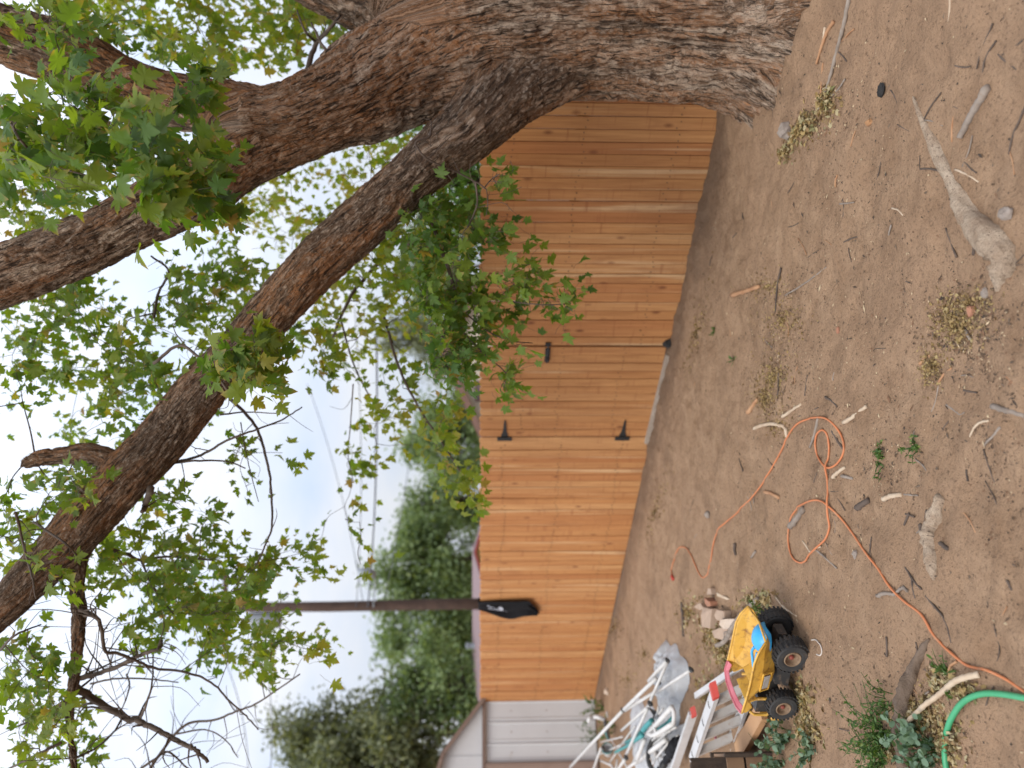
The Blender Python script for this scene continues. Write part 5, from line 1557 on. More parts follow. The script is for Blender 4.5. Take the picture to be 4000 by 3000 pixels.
# ================================================================== litter, chips, pebbles
def build_litter():
    rg = np.random.default_rng(23)
    def scatter_leaves(name, label, spots, mat='litter', lo=0.0, hi=1.0, size=(0.012, 0.04), up=0.03):
        V, F, T = [], [], []
        off = 0
        for cx, cy, rx, ry, ang, n in spots:
            ca, sa = math.cos(R(ang)), math.sin(R(ang))
            for _ in range(n):
                a = rg.uniform(0, 2 * math.pi); rr = abs(rg.normal(0, 0.5))
                dx, dy = rx * rr * math.cos(a), ry * rr * math.sin(a)
                x, y = cx + dx * ca - dy * sa, cy + dx * sa + dy * ca
                g = G(x, y)
                s = rg.uniform(*size)
                vv, ff, _ = LEAF_LO[int(rg.integers(4))]
                wid = rg.uniform(0.25, 1.0)
                tip = rg.normal(size=3) * np.array([1, 1, 0.35]); tip /= np.linalg.norm(tip)
                nn = rg.normal(size=3) * 0.6 + np.array([0, 0, 1.0]); nn -= tip * (nn @ tip); nn /= np.linalg.norm(nn)
                sd = np.cross(tip, nn)
                p = np.array(g) + np.array([0, 0, 0.004 + up * rg.uniform(0, 1) * max(0, 1 - rr)])
                w = p + (vv[:, :1] * sd * wid + (vv[:, 1:2] - 0.4) * tip + vv[:, 2:] * nn * 1.5) * s
                V.append(w); F.append(ff + off); off += len(w)
                T.append(np.full(len(w), rg.uniform(lo, hi)))
        v = np.concatenate(V)
        c = np.array([v[:, 0].mean(), v[:, 1].mean(), v[:, 2].min()])
        o = leaf_mesh(name, v - c, np.concatenate(F), np.concatenate(T), None, M[mat], None, 'stuff')
        o.location = c
        tag(o, label, 'leaf litter', kind='stuff')
    scatter_leaves('leaf_litter', 'heap of dry green and tan leaves beside the trunk foot', [(3240, 400, 45, 80, 0, 330), (3150, 500, 55, 110, 35, 420), (3080, 590, 40, 60, 30, 130)], up=0.06, lo=0.1)
    scatter_leaves('leaf_litter', 'yellow leaf litter patch near the right edge of the dirt', [(3740, 1260, 130, 120, 20, 900), (3640, 1430, 70, 110, 10, 420), (3790, 1180, 130, 70, 0, 260)], up=0.02, size=(0.006, 0.019), lo=0.0, hi=0.72)
    scatter_leaves('leaf_litter', 'dark leaf litter patch in the middle of the dirt', [(3020, 1480, 90, 130, 15, 800), (2990, 1560, 70, 90, 0, 450), (3060, 1250, 130, 130, 0, 380), (3000, 1120, 110, 70, 0, 220), (3040, 1660, 70, 70, 0, 200)], up=0.006, size=(0.006, 0.021), lo=0.0, hi=0.66)
    scatter_leaves('leaf_litter', 'dry leaves and grass bits around the toy truck and ladder', [(2790, 2480, 70, 110, 0, 420), (2960, 2350, 90, 60, 0, 330), (3130, 2740, 70, 90, 0, 420), (2830, 2560, 50, 80, 0, 260), (2760, 2700, 60, 80, 0, 260), (3160, 2850, 60, 90, 0, 320), (2700, 2400, 60, 100, 0, 160)], size=(0.012, 0.045), up=0.03, lo=0.1)
    scatter_leaves('leaf_litter', 'brown leaf litter among the weeds beside the hose', [(3600, 2800, 120, 110, 0, 700), (3700, 2900, 80, 110, 0, 420), (3680, 2660, 90, 60, 0, 220), (3480, 2940, 70, 70, 0, 220), (3780, 2700, 60, 50, 0, 160)], size=(0.008, 0.03), up=0.035)
    scatter_leaves('leaf_litter', 'sparse dry grass bits along the far dirt by the fence and shed', [(2450, 2650, 60, 110, 0, 350), (2520, 2560, 60, 80, 0, 160), (2400, 2450, 60, 180, 20, 260), (2560, 2000, 50, 260, 18, 260), (2720, 1300, 40, 300, 15, 260)], size=(0.010, 0.03), up=0.008, lo=0.0, hi=0.55)
    # chips, pebbles and crumbs everywhere
    n = 9500
    pal = np.array([(0.10, 0.065, 0.045), (0.055, 0.042, 0.034), (0.30, 0.20, 0.125), (0.44, 0.34, 0.22), (0.16, 0.09, 0.055), (0.13, 0.095, 0.07), (0.075, 0.05, 0.036), (0.09, 0.06, 0.04)])
    mb_v, mb_f, mb_c = [], [], []
    px = rg.uniform(2480, 4150, n * 2); py = rg.uniform(-150, 3150, n * 2)
    dens = vnoise(np.stack([px / 330, py / 330, px * 0], 1), 70)
    keep = (rg.uniform(size=2 * n) < np.clip((dens - 0.22) * 1.9, 0.08, 1)) & (rg.uniform(size=2 * n) < np.clip((px - 2350) / 900, 0.1, 1))
    px, py = px[keep][:n], py[keep][:n]
    for cx, cy, rx, ry, k in ((3740, 1290, 170, 190, 1500), (3030, 1420, 150, 260, 1700), (3020, 1160, 150, 130, 600), (3000, 2400, 150, 90, 500), (3180, 460, 120, 150, 500), (3600, 2820, 190, 170, 900), (2760, 1300, 60, 420, 700), (2470, 2250, 60, 420, 600), (3480, 1850, 130, 150, 500)):
        px = np.append(px, rg.normal(cx, rx * 0.55, k)); py = np.append(py, rg.normal(cy, ry * 0.55, k))
    # ray to the mean ground plane, then height
    ux = (1500 - py) / FPX; uz = (2000 - px) / FPX
    dx = ux; dy = FWD.y + uz * UPV.y; dz = FWD.z + uz * UPV.z
    t = -CAM_H / dz
    X, Y = dx * t, dy * t
    Z = ground_h(np.stack([X, Y], 1))
    okm = ((X - F0.x) * FN.x + (Y - F0.y) * FN.y > 0.06)
    X, Y, Z = X[okm], Y[okm], Z[okm]
    off = 0
    for i in range(len(X)):
        s = abs(rg.normal(0, 0.0020)) + 0.0010
        L = s * rg.choice([1.0, 1.2, 1.6, 3.0])
        a = rg.uniform(0, math.pi)
        e1 = np.array([math.cos(a), math.sin(a), rg.normal(0, 0.15)]) * L
        e2 = np.array([-math.sin(a), math.cos(a), rg.normal(0, 0.2)]) * s
        c = np.array([X[i], Y[i], Z[i] + s * 0.25])
        h = np.array([0, 0, s * rg.uniform(0.5, 1.1)])
        mb_v += [c - e1, c + e2 * 0.8, c + e1, c - e2, c + h + e1 * 0.2]
        mb_f += [(off, off + 3, off + 4), (off + 3, off + 2, off + 4), (off + 2, off + 1, off + 4), (off + 1, off, off + 4)]
        col = pal[int(rg.integers(len(pal)))] * rg.uniform(0.8, 1.2)
        mb_c += [(*col, 1)] * 5
        off += 5
    mb = MB(); mb.v = [tuple(v) for v in mb_v]; mb.f = mb_f; mb.c = mb_c
    o = obj('ground_crumbs', mb.mesh('ground_crumbs'), M['chips'])
    tag(o, 'fine chips and crumbs strewn over the dirt', 'debris', kind='stuff')
build_litter()

def rock(x, y, sx, sy, sz, mat, label, cat='stone', seed=0, name='stone', rot=0.0):
    g = G(x, y)
    rg = random.Random(seed)
    vs, fs = [], []
    nu, nv = 10, 7
    for j in range(nv + 1):
        ph = math.pi * j / nv
        for i in range(nu):
            th = 2 * math.pi * i / nu
            d = Vector((math.sin(ph) * math.cos(th), math.sin(ph) * math.sin(th), math.cos(ph)))
            r = 1 + 0.35 * (mnoise.noise(d * 1.7 + Vector((seed * 3.1, 0, 0)))) + 0.15 * mnoise.noise(d * 4 + Vector((seed, 5, 0)))
            p = Vector((d.x * sx * r, d.y * sy * r, d.z * sz * r))
            p = Matrix.Rotation(rot, 3, 'Z') @ p
            vs.append(g + p + Vector((0, 0, sz * 0.45)))
    for j in range(nv):
        for i in range(nu):
            fs.append((j * nu + i, (j + 1) * nu + i, (j + 1) * nu + (i + 1) % nu, j * nu + (i + 1) % nu))
    return single(name, MB().add(vs, fs).mesh(name, False), M[mat], label, cat)

rock(3445, 351, 0.034, 0.028, 0.012, 'charcoal', 'black lump of charcoal on bare dirt right of the leaf heap', 'charcoal', 3, 'charcoal_lump')
rock(3400, 478, 0.016, 0.024, 0.014, 'stone_orange', 'small orange stone below the charcoal lump', seed=4)
rock(3080, 510, 0.05, 0.042, 0.04, 'stone', 'rounded grey stone in the leaf heap by the trunk', seed=5)
rock(3935, 835, 0.022, 0.032, 0.018, 'stone', 'grey stone right of the knob of the long root', seed=6)
rock(3800, 1215, 0.022, 0.020, 0.014, 'brick', 'reddish stone on the yellow leaf litter', seed=7)
rock(3277, 1290, 0.018, 0.015, 0.010, 'brick', 'small reddish stone alone in the middle of the dirt', seed=8)
rock(3855, 1145, 0.018, 0.018, 0.014, 'stone', 'grey pebble beside the end of the long root', seed=9)
rock(3345, 2165, 0.02, 0.016, 0.012, 'stone', 'grey pebble beside the cord below its second loop', seed=10)
rock(2768, 2010, 0.03, 0.03, 0.02, 'stone', 'dark pebble beyond the cord wave', seed=11)
rock(2618, 1340, 0.05, 0.045, 0.045, 'charcoal', 'dark clod at the foot of the gate post under the latch', 'clod', 12, 'dirt_clod')
rock(2375, 2700, 0.05, 0.04, 0.04, 'slab_pale', 'white stone at the foot of the shed corner', seed=13)

# ================================================================== cord and hose
def ground_line(pts, r, n=6, lift=1.0, over=None):
    w = []
    for i, (x, y) in enumerate(pts):
        g = G(x, y)
        z = g.z + r * lift
        if over and i in over: z += over[i]
        w.append((g.x, g.y, z))
    q = spline(w, n)
    return [Vector((a[0], a[1], max(a[2], gz(a[0], a[1]) + r * 0.6))) for a in q]

def build_cord():
    pts = [(2628, 2245), (2625, 2222), (2636, 2180), (2654, 2141), (2680, 2140), (2700, 2165), (2718, 2206), (2735, 2243), (2750, 2256), (2768, 2238), (2779, 2190), (2788, 2130), (2802, 2085), (2834, 2044), (2880, 2005), (2929, 1956), (2978, 1894), (3018, 1829), (3056, 1759), (3087, 1693), (3119, 1655), (3160, 1637), (3201, 1630), (3232, 1636), (3258, 1658), (3282, 1688), (3296, 1719), (3299, 1759), (3288, 1792), (3268, 1818), (3239, 1827), (3213, 1808), (3195, 1775), (3188, 1735), (3193, 1700), (3208, 1682), (3222, 1682), (3235, 1700), (3242, 1747), (3239, 1790), (3236, 1823), (3235, 1870), (3238, 1920), (3242, 1962), (3246, 2013), (3243, 2060), (3228, 2105), (3195, 2137), (3165, 2166), (3150, 2190), (3130, 2198), (3104, 2184), (3088, 2150), (3082, 2100), (3087, 2050), (3106, 2001), (3142, 1968), (3180, 1954), (3210, 1957), (3240, 1975), (3284, 2020), (3334, 2083), (3385, 2159), (3435, 2222), (3480, 2292), (3537, 2349), (3600, 2399), (3644, 2469), (3680, 2512), (3714, 2545), (3777, 2596), (3820, 2610), (3859, 2618), (3935, 2653), (4000, 2697), (4080, 2760), (4200, 2830)]
    over = {29: 0.004, 30: 0.004, 40: 0.012, 59: 0.004, 43: 0.010, 44: 0.012}
    root = thing('extension_cord', 'orange extension cord looping across the dirt', 'cord', tuple(G(3246, 2013)))
    q = ground_line(pts, 0.0054, 6, 1.0, over)
    obj('cable', MB().tube(q, 0.0054, 8).mesh('cable', True), M['orange_cord'], root)
    a, b = q[0], q[4]
    d = (a - b); d.z = 0; d.normalize()
    p = Vector((a.x, a.y, a.z + 0.006))
    mb = MB()
    mb.tube([p, p + d * 0.012, p + d * 0.03, p + d * 0.062, p + d * 0.066], [0.007, 0.010, 0.015, 0.017, 0.0155], 10)
    obj('socket', mb.mesh('socket', True), M['red_cap'], root)
build_cord()

def build_hose():
    pts = [(4300, 2790), (4120, 2745), (4000, 2722), (3930, 2711), (3864, 2709), (3814, 2722), (3774, 2748), (3748, 2782), (3726, 2825), (3712, 2880), (3708, 2947), (3716, 3010), (3740, 3100)]
    q = ground_line(pts, 0.0125, 8, 1.4)
    single('garden_hose', MB().tube(q, 0.0108, 12).mesh('garden_hose', True), M['hose'], 'bright green garden hose curving out of the weeds', 'hose')
    pts = [(3172, 2500), (3190, 2500), (3207, 2520), (3212, 2545), (3205, 2560), (3192, 2556)]
    q = ground_line(pts, 0.0035, 6)
    single('rope_loop', MB().tube(q, 0.0035, 6).mesh('rope_loop', True), M['rope'], 'thin white cord loop lying beside the big truck wheel', 'rope')
build_hose()

# ================================================================== toy dump truck
def build_truck():
    f = Vector((-0.922, 0.387, 0)).normalized()
    ang = math.atan2(f.y, f.x)
    base = Vector((-1.411, 4.184, 0)); base.z = gz(base.x, base.y) - 0.004
    root = thing('toy_dump_truck', 'yellow metal toy dump truck with fat black wheels', 'toy truck', tuple(base), ang)
    # local frame: x forward, y to the truck's left (towards the camera), z up
    def V3(*p): return Vector(p)
    # wheels
    def wheel(u, v, r, w, side):
        mb = MB()
        prof = [(r * 0.50, -w * 0.46), (r * 0.62, -w * 0.5), (r * 0.86, -w * 0.5), (r * 0.97, -w * 0.36), (r, -w * 0.18), (r, w * 0.18), (r * 0.97, w * 0.36), (r * 0.86, w * 0.5), (r * 0.62, w * 0.5), (r * 0.50, w * 0.46)]
        mb.lathe(prof, 32, (0, side, 0), (u, v, r))
        # tread lugs
        for k in range(24):
            a = 2 * math.pi * k / 24
            for s_ in (-1, 1):
                c = Vector((u + math.cos(a + 0.06 * s_) * r * 1.0, v + s_ * w * 0.25, r + math.sin(a + 0.06 * s_) * r * 1.0))
                m = Matrix.Rotation(-a, 3, 'Y')
                mb.box(c, (r * 0.075, w * 0.44, r * 0.13), m)
        to = sub('wheel', mb.mesh('wheel', False), M['rubber'], root)
        rm = MB().lathe([(r * 0.50, w * 0.46), (r * 0.47, w * 0.52), (r * 0.43, w * 0.50), (r * 0.40, w * 0.28), (r * 0.30, w * 0.20), (r * 0.14, w * 0.22)], 24, (0, side, 0), (u, v, r))
        ro = sub('rim', rm.mesh('rim', True), M['rim'], to)
        hb = MB().lathe([(r * 0.145, w * 0.20), (r * 0.13, w * 0.34), (r * 0.07, w * 0.38), (0, w * 0.38)], 14, (0, side, 0), (u, v, r))
        sub('hub', hb.mesh('hub', True), M['hub'], to)
        bk = MB().lathe([(r * 0.50, -w * 0.46), (r * 0.2, -w * 0.3), (0, -w * 0.3)], 20, (0, side, 0), (u, v, r))
        sub('wheel_back', bk.mesh('wheel_back'), M['black_plastic'], to)
    for v in (0.118, -0.118):
        wheel(0.0, v, 0.094, 0.088, 1 if v > 0 else -1)
        wheel(0.355, v, 0.086, 0.074, 1 if v > 0 else -1)
    # chassis
    c = MB()
    c.box((0.16, 0, 0.115), (0.46, 0.085, 0.05))
    c.box((0.0, 0, 0.10), (0.05, 0.16, 0.04))
    c.box((0.335, 0, 0.10), (0.05, 0.16, 0.04))
    c.box((0.17, 0.06, 0.095), (0.15, 0.07, 0.075), None, 0.85)
    c.box((0.17, -0.06, 0.095), (0.15, 0.07, 0.075), None, 0.85)
    c.tube([(0, -0.12, 0.094), (0, 0.12, 0.094)], 0.012, 8)
    c.tube([(0.355, -0.12, 0.086), (0.355, 0.12, 0.086)], 0.012, 8)
    sub('chassis', c.mesh('chassis'), M['black_plastic'], root)
    # bed: sheet-metal tub, flared sides, tail sloping up, front wall rising into the cab guard
    def sheet(outer, name, mat, t=0.004, par=root):
        me = MB().add(outer[0], outer[1]).mesh(name)
        o = sub(name, me, mat, par)
        s_ = o.modifiers.new('thick', 'SOLIDIFY'); s_.thickness = t; s_.offset = 0
        b_ = o.modifiers.new('edge', 'BEVEL'); b_.width = 0.002; b_.segments = 2; b_.limit_method = 'ANGLE'
        return o
    # stations along x: (x, z floor, half width floor, z rim, half width rim)
    fl = [(-0.108, 0.232, 0.112, 0.252, 0.140), (-0.045, 0.200, 0.100, 0.285, 0.150), (0.02, 0.172, 0.096, 0.300, 0.155), (0.14, 0.150, 0.094, 0.303, 0.157), (0.205, 0.156, 0.094, 0.306, 0.157), (0.285, 0.245, 0.092, 0.312, 0.155)]
    vs, fs = [], []
    for x, zf, hf, zr, hr in fl:
        vs += [(x, -hf, zf), (x, hf, zf)]
    for i in range(len(fl) - 1):
        fs.append((2 * i, 2 * i + 2, 2 * i + 3, 2 * i + 1))
    bed = sheet((vs, fs), 'bed_floor', M['yellow'])
    for s_ in (1, -1):
        vs, fs = [], []
        for x, zf, hf, zr, hr in fl:
            zm = zf + (zr - zf) * 0.55
            vs += [(x, s_ * hf, zf), (x, s_ * (hf + (hr - hf) * 0.8), zm), (x, s_ * hr, zr - 0.012), (x, s_ * (hr + 0.006), zr)]
        for i in range(len(fl) - 1):
            for k in range(3):
                a = 4 * i + k
                q = (a, a + 4, a + 5, a + 1)
                fs.append(q if s_ > 0 else q[::-1])
        # forward extension of the side over the cab
        o_ = len(vs)
        vs += [(0.375, s_ * 0.150, 0.290), (0.378, s_ * 0.153, 0.318), (0.345, s_ * 0.147, 0.264)]
        L_ = 4 * (len(fl) - 1)
        for q in ((L_ + 1, o_ + 2, L_ + 2), (L_ + 2, o_ + 2, o_, ), (L_ + 2, o_, o_ + 1, L_ + 3)):
            fs.append(q if s_ > 0 else q[::-1])
        so = sheet((vs, fs), 'bed_side', M['yellow'])
        # raised panel and sticker on the outer face
        if s_ > 0:
            n_ = Vector((0, 0.93, -0.36)).normalized()
            cen = Vector((0.165, 0.126, 0.218))
            e1 = Vector((1, 0, 0.04)).normalized(); e2 = n_.cross(e1)
            m3 = Matrix((e1, e2, n_)).transposed()
            st = MB().box(cen + n_ * 0.022, (0.085, 0.036, 0.004), m3)
            sub('sticker', st.mesh('sticker'), M['sticker'], so)
            rb = MB()
            for dz_ in (-0.027, 0.027):
                rb.box(cen + n_ * 0.018 + e2 * dz_, (0.115, 0.006, 0.010), m3)
            for dx_ in (-0.058, 0.058):
                rb.box(cen + n_ * 0.018 + e1 * dx_, (0.006, 0.06, 0.010), m3)
            sub('pressed_frame', rb.mesh('pressed_frame'), M['yellow'], so)
    # front wall with a notch, and the faded red lip that crowns it
    gx = 0.262
    prof = [-0.152, -0.085, -0.03, 0.03, 0.085, 0.152]
    vs, fs = [], []
    for y in prof:
        vs += [(gx + 0.024, y, 0.245), (gx + 0.05, y, 0.300)]
    for i in range(len(prof) - 1):
        if i != 1:
            fs.append((2 * i, 2 * i + 2, 2 * i + 3, 2 * i + 1))
    sheet((vs, fs), 'front_wall', M['yellow'])
    def band(line, w, name):
        v_, f_ = [], []
        for (x, y, z), (nx, ny) in line:
            v_ += [(x, y, z), (x + nx * w, y + ny * w, z - 0.014)]
        for i in range(len(line) - 1):
            f_.append((2 * i, 2 * i + 2, 2 * i + 3, 2 * i + 1))
        return sheet((v_, f_), name, M['pink'])
    line = [((gx + 0.03, -0.157, 0.314), (0, 1)), ((0.360, -0.157, 0.322), (-0.5, 0.8)), ((0.395, -0.10, 0.326), (-0.9, 0.3)), ((0.404, 0.0, 0.327), (-1, 0)), ((0.398, 0.09, 0.326), (-0.95, -0.2)), ((0.378, 0.150, 0.322), (-0.8, -0.5))]
    band(line, 0.036, 'cab_guard')
    lip = MB().tube([p for p, _ in line], 0.0065, 8)
    sub('guard_lip', lip.mesh('guard_lip', True), M['pink'], root)
    # rolled rim of the bed
    for s_ in (1, -1):
        rr = MB().tube([(x, s_ * (hr + 0.006), zr) for x, zf, hf, zr, hr in fl] + [(0.378, s_ * 0.155, 0.318)], 0.006, 8)
        sub('bed_rim', rr.mesh('bed_rim', True), M['yellow'], root)
    tl = MB().tube([(-0.108, -0.146, 0.252), (-0.115, 0, 0.238), (-0.108, 0.146, 0.252)], 0.006, 8)
    sub('bed_tail', tl.mesh('bed_tail', True), M['yellow'], root)
    # cab: yellow frame with open window, black inside
    cb = MB()
    cb.box((0.385, 0, 0.165), (0.115, 0.17, 0.09))
    sub('cab_body', cb.mesh('cab_body'), M['black_plastic'], root)
    for s_ in (1, -1):
        y = s_ * 0.095
        fr = MB()
        ring = [(0.335, 0.245), (0.335, 0.150), (0.35, 0.135), (0.44, 0.135), (0.455, 0.15), (0.45, 0.22), (0.43, 0.245)]
        fr.tube([(x, y, z) for x, z in ring], 0.009, 6)
        sub('cab_frame', fr.mesh('cab_frame', True), M['yellow'], root)
    bp = MB().box((0.462, 0, 0.10), (0.02, 0.24, 0.05)).box((0.452, 0, 0.15), (0.015, 0.16, 0.06))
    sub('bumper', bp.mesh('bumper'), M['yellow'], root)
    return root, ang, base
TRUCK, TANG, TBASE = build_truck()

def truck_pt(u, v, w):
    return TBASE + Matrix.Rotation(TANG, 3, 'Z') @ Vector((u, v, w))
def build_scoop():
    """blue plastic sand scoop lying in the truck bed: half-open shell with a loop handle"""
    root = thing('sand_scoop', 'blue plastic sand scoop with loop handle lying in the truck bed', 'toy scoop', tuple(truck_pt(0.0, 0.03, 0.19)), TANG)
    vs, fs = [], []
    nu, nv = 14, 8
    for i in range(nu):
        t = i / (nu - 1)
        r = 0.078 * math.sqrt(max(0.0, 1 - (2 * t - 0.9) ** 2 * 0.75)) if t < 1 else 0.03
        x = -0.10 + 0.15 * t
        for j in range(nv):
            a = math.pi * j / (nv - 1)
            vs.append((x, r * math.cos(a), r * math.sin(a) * 0.95 + 0.008))
    for i in range(nu - 1):
        for j in range(nv - 1):
            fs.append((i * nv + j, (i + 1) * nv + j, (i + 1) * nv + j + 1, i * nv + j + 1))
    o_ = len(vs); vs.append((-0.108, 0, 0.02))
    for j in range(nv - 1): fs.append((o_, j, j + 1))
    o = sub('shell', MB().add(vs, fs).mesh('shell', True), M['blue'], root)
    s_ = o.modifiers.new('thick', 'SOLIDIFY'); s_.thickness = 0.004
    h = MB().tube(spline([(0.045, 0.022, 0.055), (0.085, 0.032, 0.060), (0.125, 0.020, 0.055), (0.175, 0.0, 0.048), (0.125, -0.020, 0.055), (0.085, -0.032, 0.060), (0.045, -0.022, 0.055)], 6), 0.008, 8)
    sub('handle', h.mesh('handle', True), M['blue'], root)
build_scoop()

# ================================================================== ladder
def build_ladder():
    d = 5.05
    z = lambda x, y: (2550 + x / 4.148, 2600 + y / 4.148)
    def at(x, y, h):
        """point on the ray through a zoomed pixel, at height h above the yard"""
        px, py = z(x, y)
        v = FWD + Vector((1, 0, 0)) * ((1500 - py) / FPX) + UPV * ((2000 - px) / FPX)
        t = (h - CAM_H) / v.z
        p = v * t
        return Vector((p.x, p.y, h))
    root = thing('step_ladder', 'aluminium step ladder lying on its side behind the toy truck', 'ladder', tuple(at(900, 900, 0.0)))
    # front frame: near rail A (wide, pale) and its twin under the truck, joined by steps
    a0, a1 = at(985, 430, 0.30), at(610, 1560, 0.22)
    dirn = (a1 - a0).normalized()
    stepv = at(1390, 540, 0.17) - at(1000, 720, 0.29)
    L = (a1 - a0).length
    sv = stepv.normalized()
    width = 0.36
    up = dirn.cross(sv).normalized()
    if up.z < 0: up = -up
    def channel(p0, p1, side, name):
        m = MB()
        # C-section rail: web and two flanges
        ax = (p1 - p0).normalized()
        wv = up.cross(ax).normalized()
        m.bar(p0, p1, 0.085, 0.004, wv)
        m.bar(p0 + up * 0.0405 + wv * side * 0.011, p1 + up * 0.0405 + wv * side * 0.011, 0.024, 0.004, up)
        m.bar(p0 - up * 0.0405 + wv * side * 0.011, p1 - up * 0.0405 + wv * side * 0.011, 0.024, 0.004, up)
        return obj(name, m.mesh(name), M['alu'], root), ax, wv
    wv0 = up.cross(dirn).normalized()
    sgn = 1 if sv.dot(wv0) > 0 else -1
    r1, ax, wv = channel(a0, a1, sgn, 'rail')
    b0, b1 = a0 + sv * width, a1 + sv * (width + 0.03)
    channel(b0, b1, -sgn, 'rail')
    for t in (0.14, 0.38, 0.62, 0.86):
        p, q = a0.lerp(a1, t), b0.lerp(b1, t)
        m = MB().bar(p + sv * 0.004, q - sv * 0.004, 0.055, 0.004, dirn)
        m.bar(p + up * 0.0255 + sv * 0.004 + dirn * 0.012, q + up * 0.0255 - sv * 0.004 + dirn * 0.012, 0.004, 0.024, dirn)
        m.bar(p - up * 0.0255 + sv * 0.004 + dirn * 0.012, q - up * 0.0255 - sv * 0.004 + dirn * 0.012, 0.004, 0.024, dirn)
        obj('step', m.mesh('step'), M['alu_step'], root)
        # pressed gusset crescent on the outer face of the rail
        g = MB()
        pts = [p - sv * 0.005 + dirn * (0.028 * math.cos(k)) + up * (0.03 * math.sin(k)) for k in np.linspace(-0.9, 0.9, 7)]
        g.tube(pts, 0.0032, 6)
        go = obj('gusset', g.mesh('gusset', True), M['black_plastic'], root)
    for e in (a0, b0):
        m = MB().box(tuple(e - dirn * 0.02), (0.05, 0.04, 0.10), Matrix((sv, dirn, up)).transposed())
        obj('foot_cap', m.mesh('foot_cap'), M['red_cap'], root)
    # rear frame: slimmer legs folded alongside
    c0, c1 = at(650, 770, 0.17), at(330, 1720, 0.12)
    m = MB().bar(c0, c1, 0.062, 0.030, up)
    obj('rear_leg', m.mesh('rear_leg'), M['alu'], root)
    m = MB().box(tuple(c0 - (c1 - c0).normalized() * 0.015), (0.045, 0.035, 0.07), Matrix((sv, dirn, up)).transposed())
    obj('foot_cap', m.mesh('foot_cap'), M['red_cap'], root)
    e0, e1 = at(700, 490, 0.10), at(1420, 0, 0.14)
    m = MB().bar(e0, e1, 0.042, 0.026, (0, 0, 1))
    obj('rear_brace', m.mesh('rear_brace'), M['alu'], root)
    # dark shade cloth lying under the ladder's far end
    t0 = at(430, 1250, 0.04)
    # loose boards
    p0, p1 = at(1780, 720, 0.075), at(1390, 1420, 0.06)
    m = MB().bar(p0, p1, 0.115, 0.036, (0.25, -0.2, 1))
    single('loose_board', m.mesh('loose_board'), M['new_wood'], 'tan board lying on the dirt under the truck cab', 'board')
    # bit of a pink toy under the steps
    c = at(1040, 1280, 0.03)
    mb = MB().lathe([(0, -0.02), (0.022, -0.015), (0.03, 0.0), (0.022, 0.02), (0, 0.024)], 10, (0.3, 0.2, 1), tuple(c))
    mb.tube([c, c + Vector((0.03, -0.02, 0.02)), c + Vector((0.06, 0.0, 0.01))], 0.008, 6)
    single('pink_toy', mb.mesh('pink_toy', True), M['pink_cloth'], 'small pink toy scrap under the ladder steps', 'toy')

build_ladder()

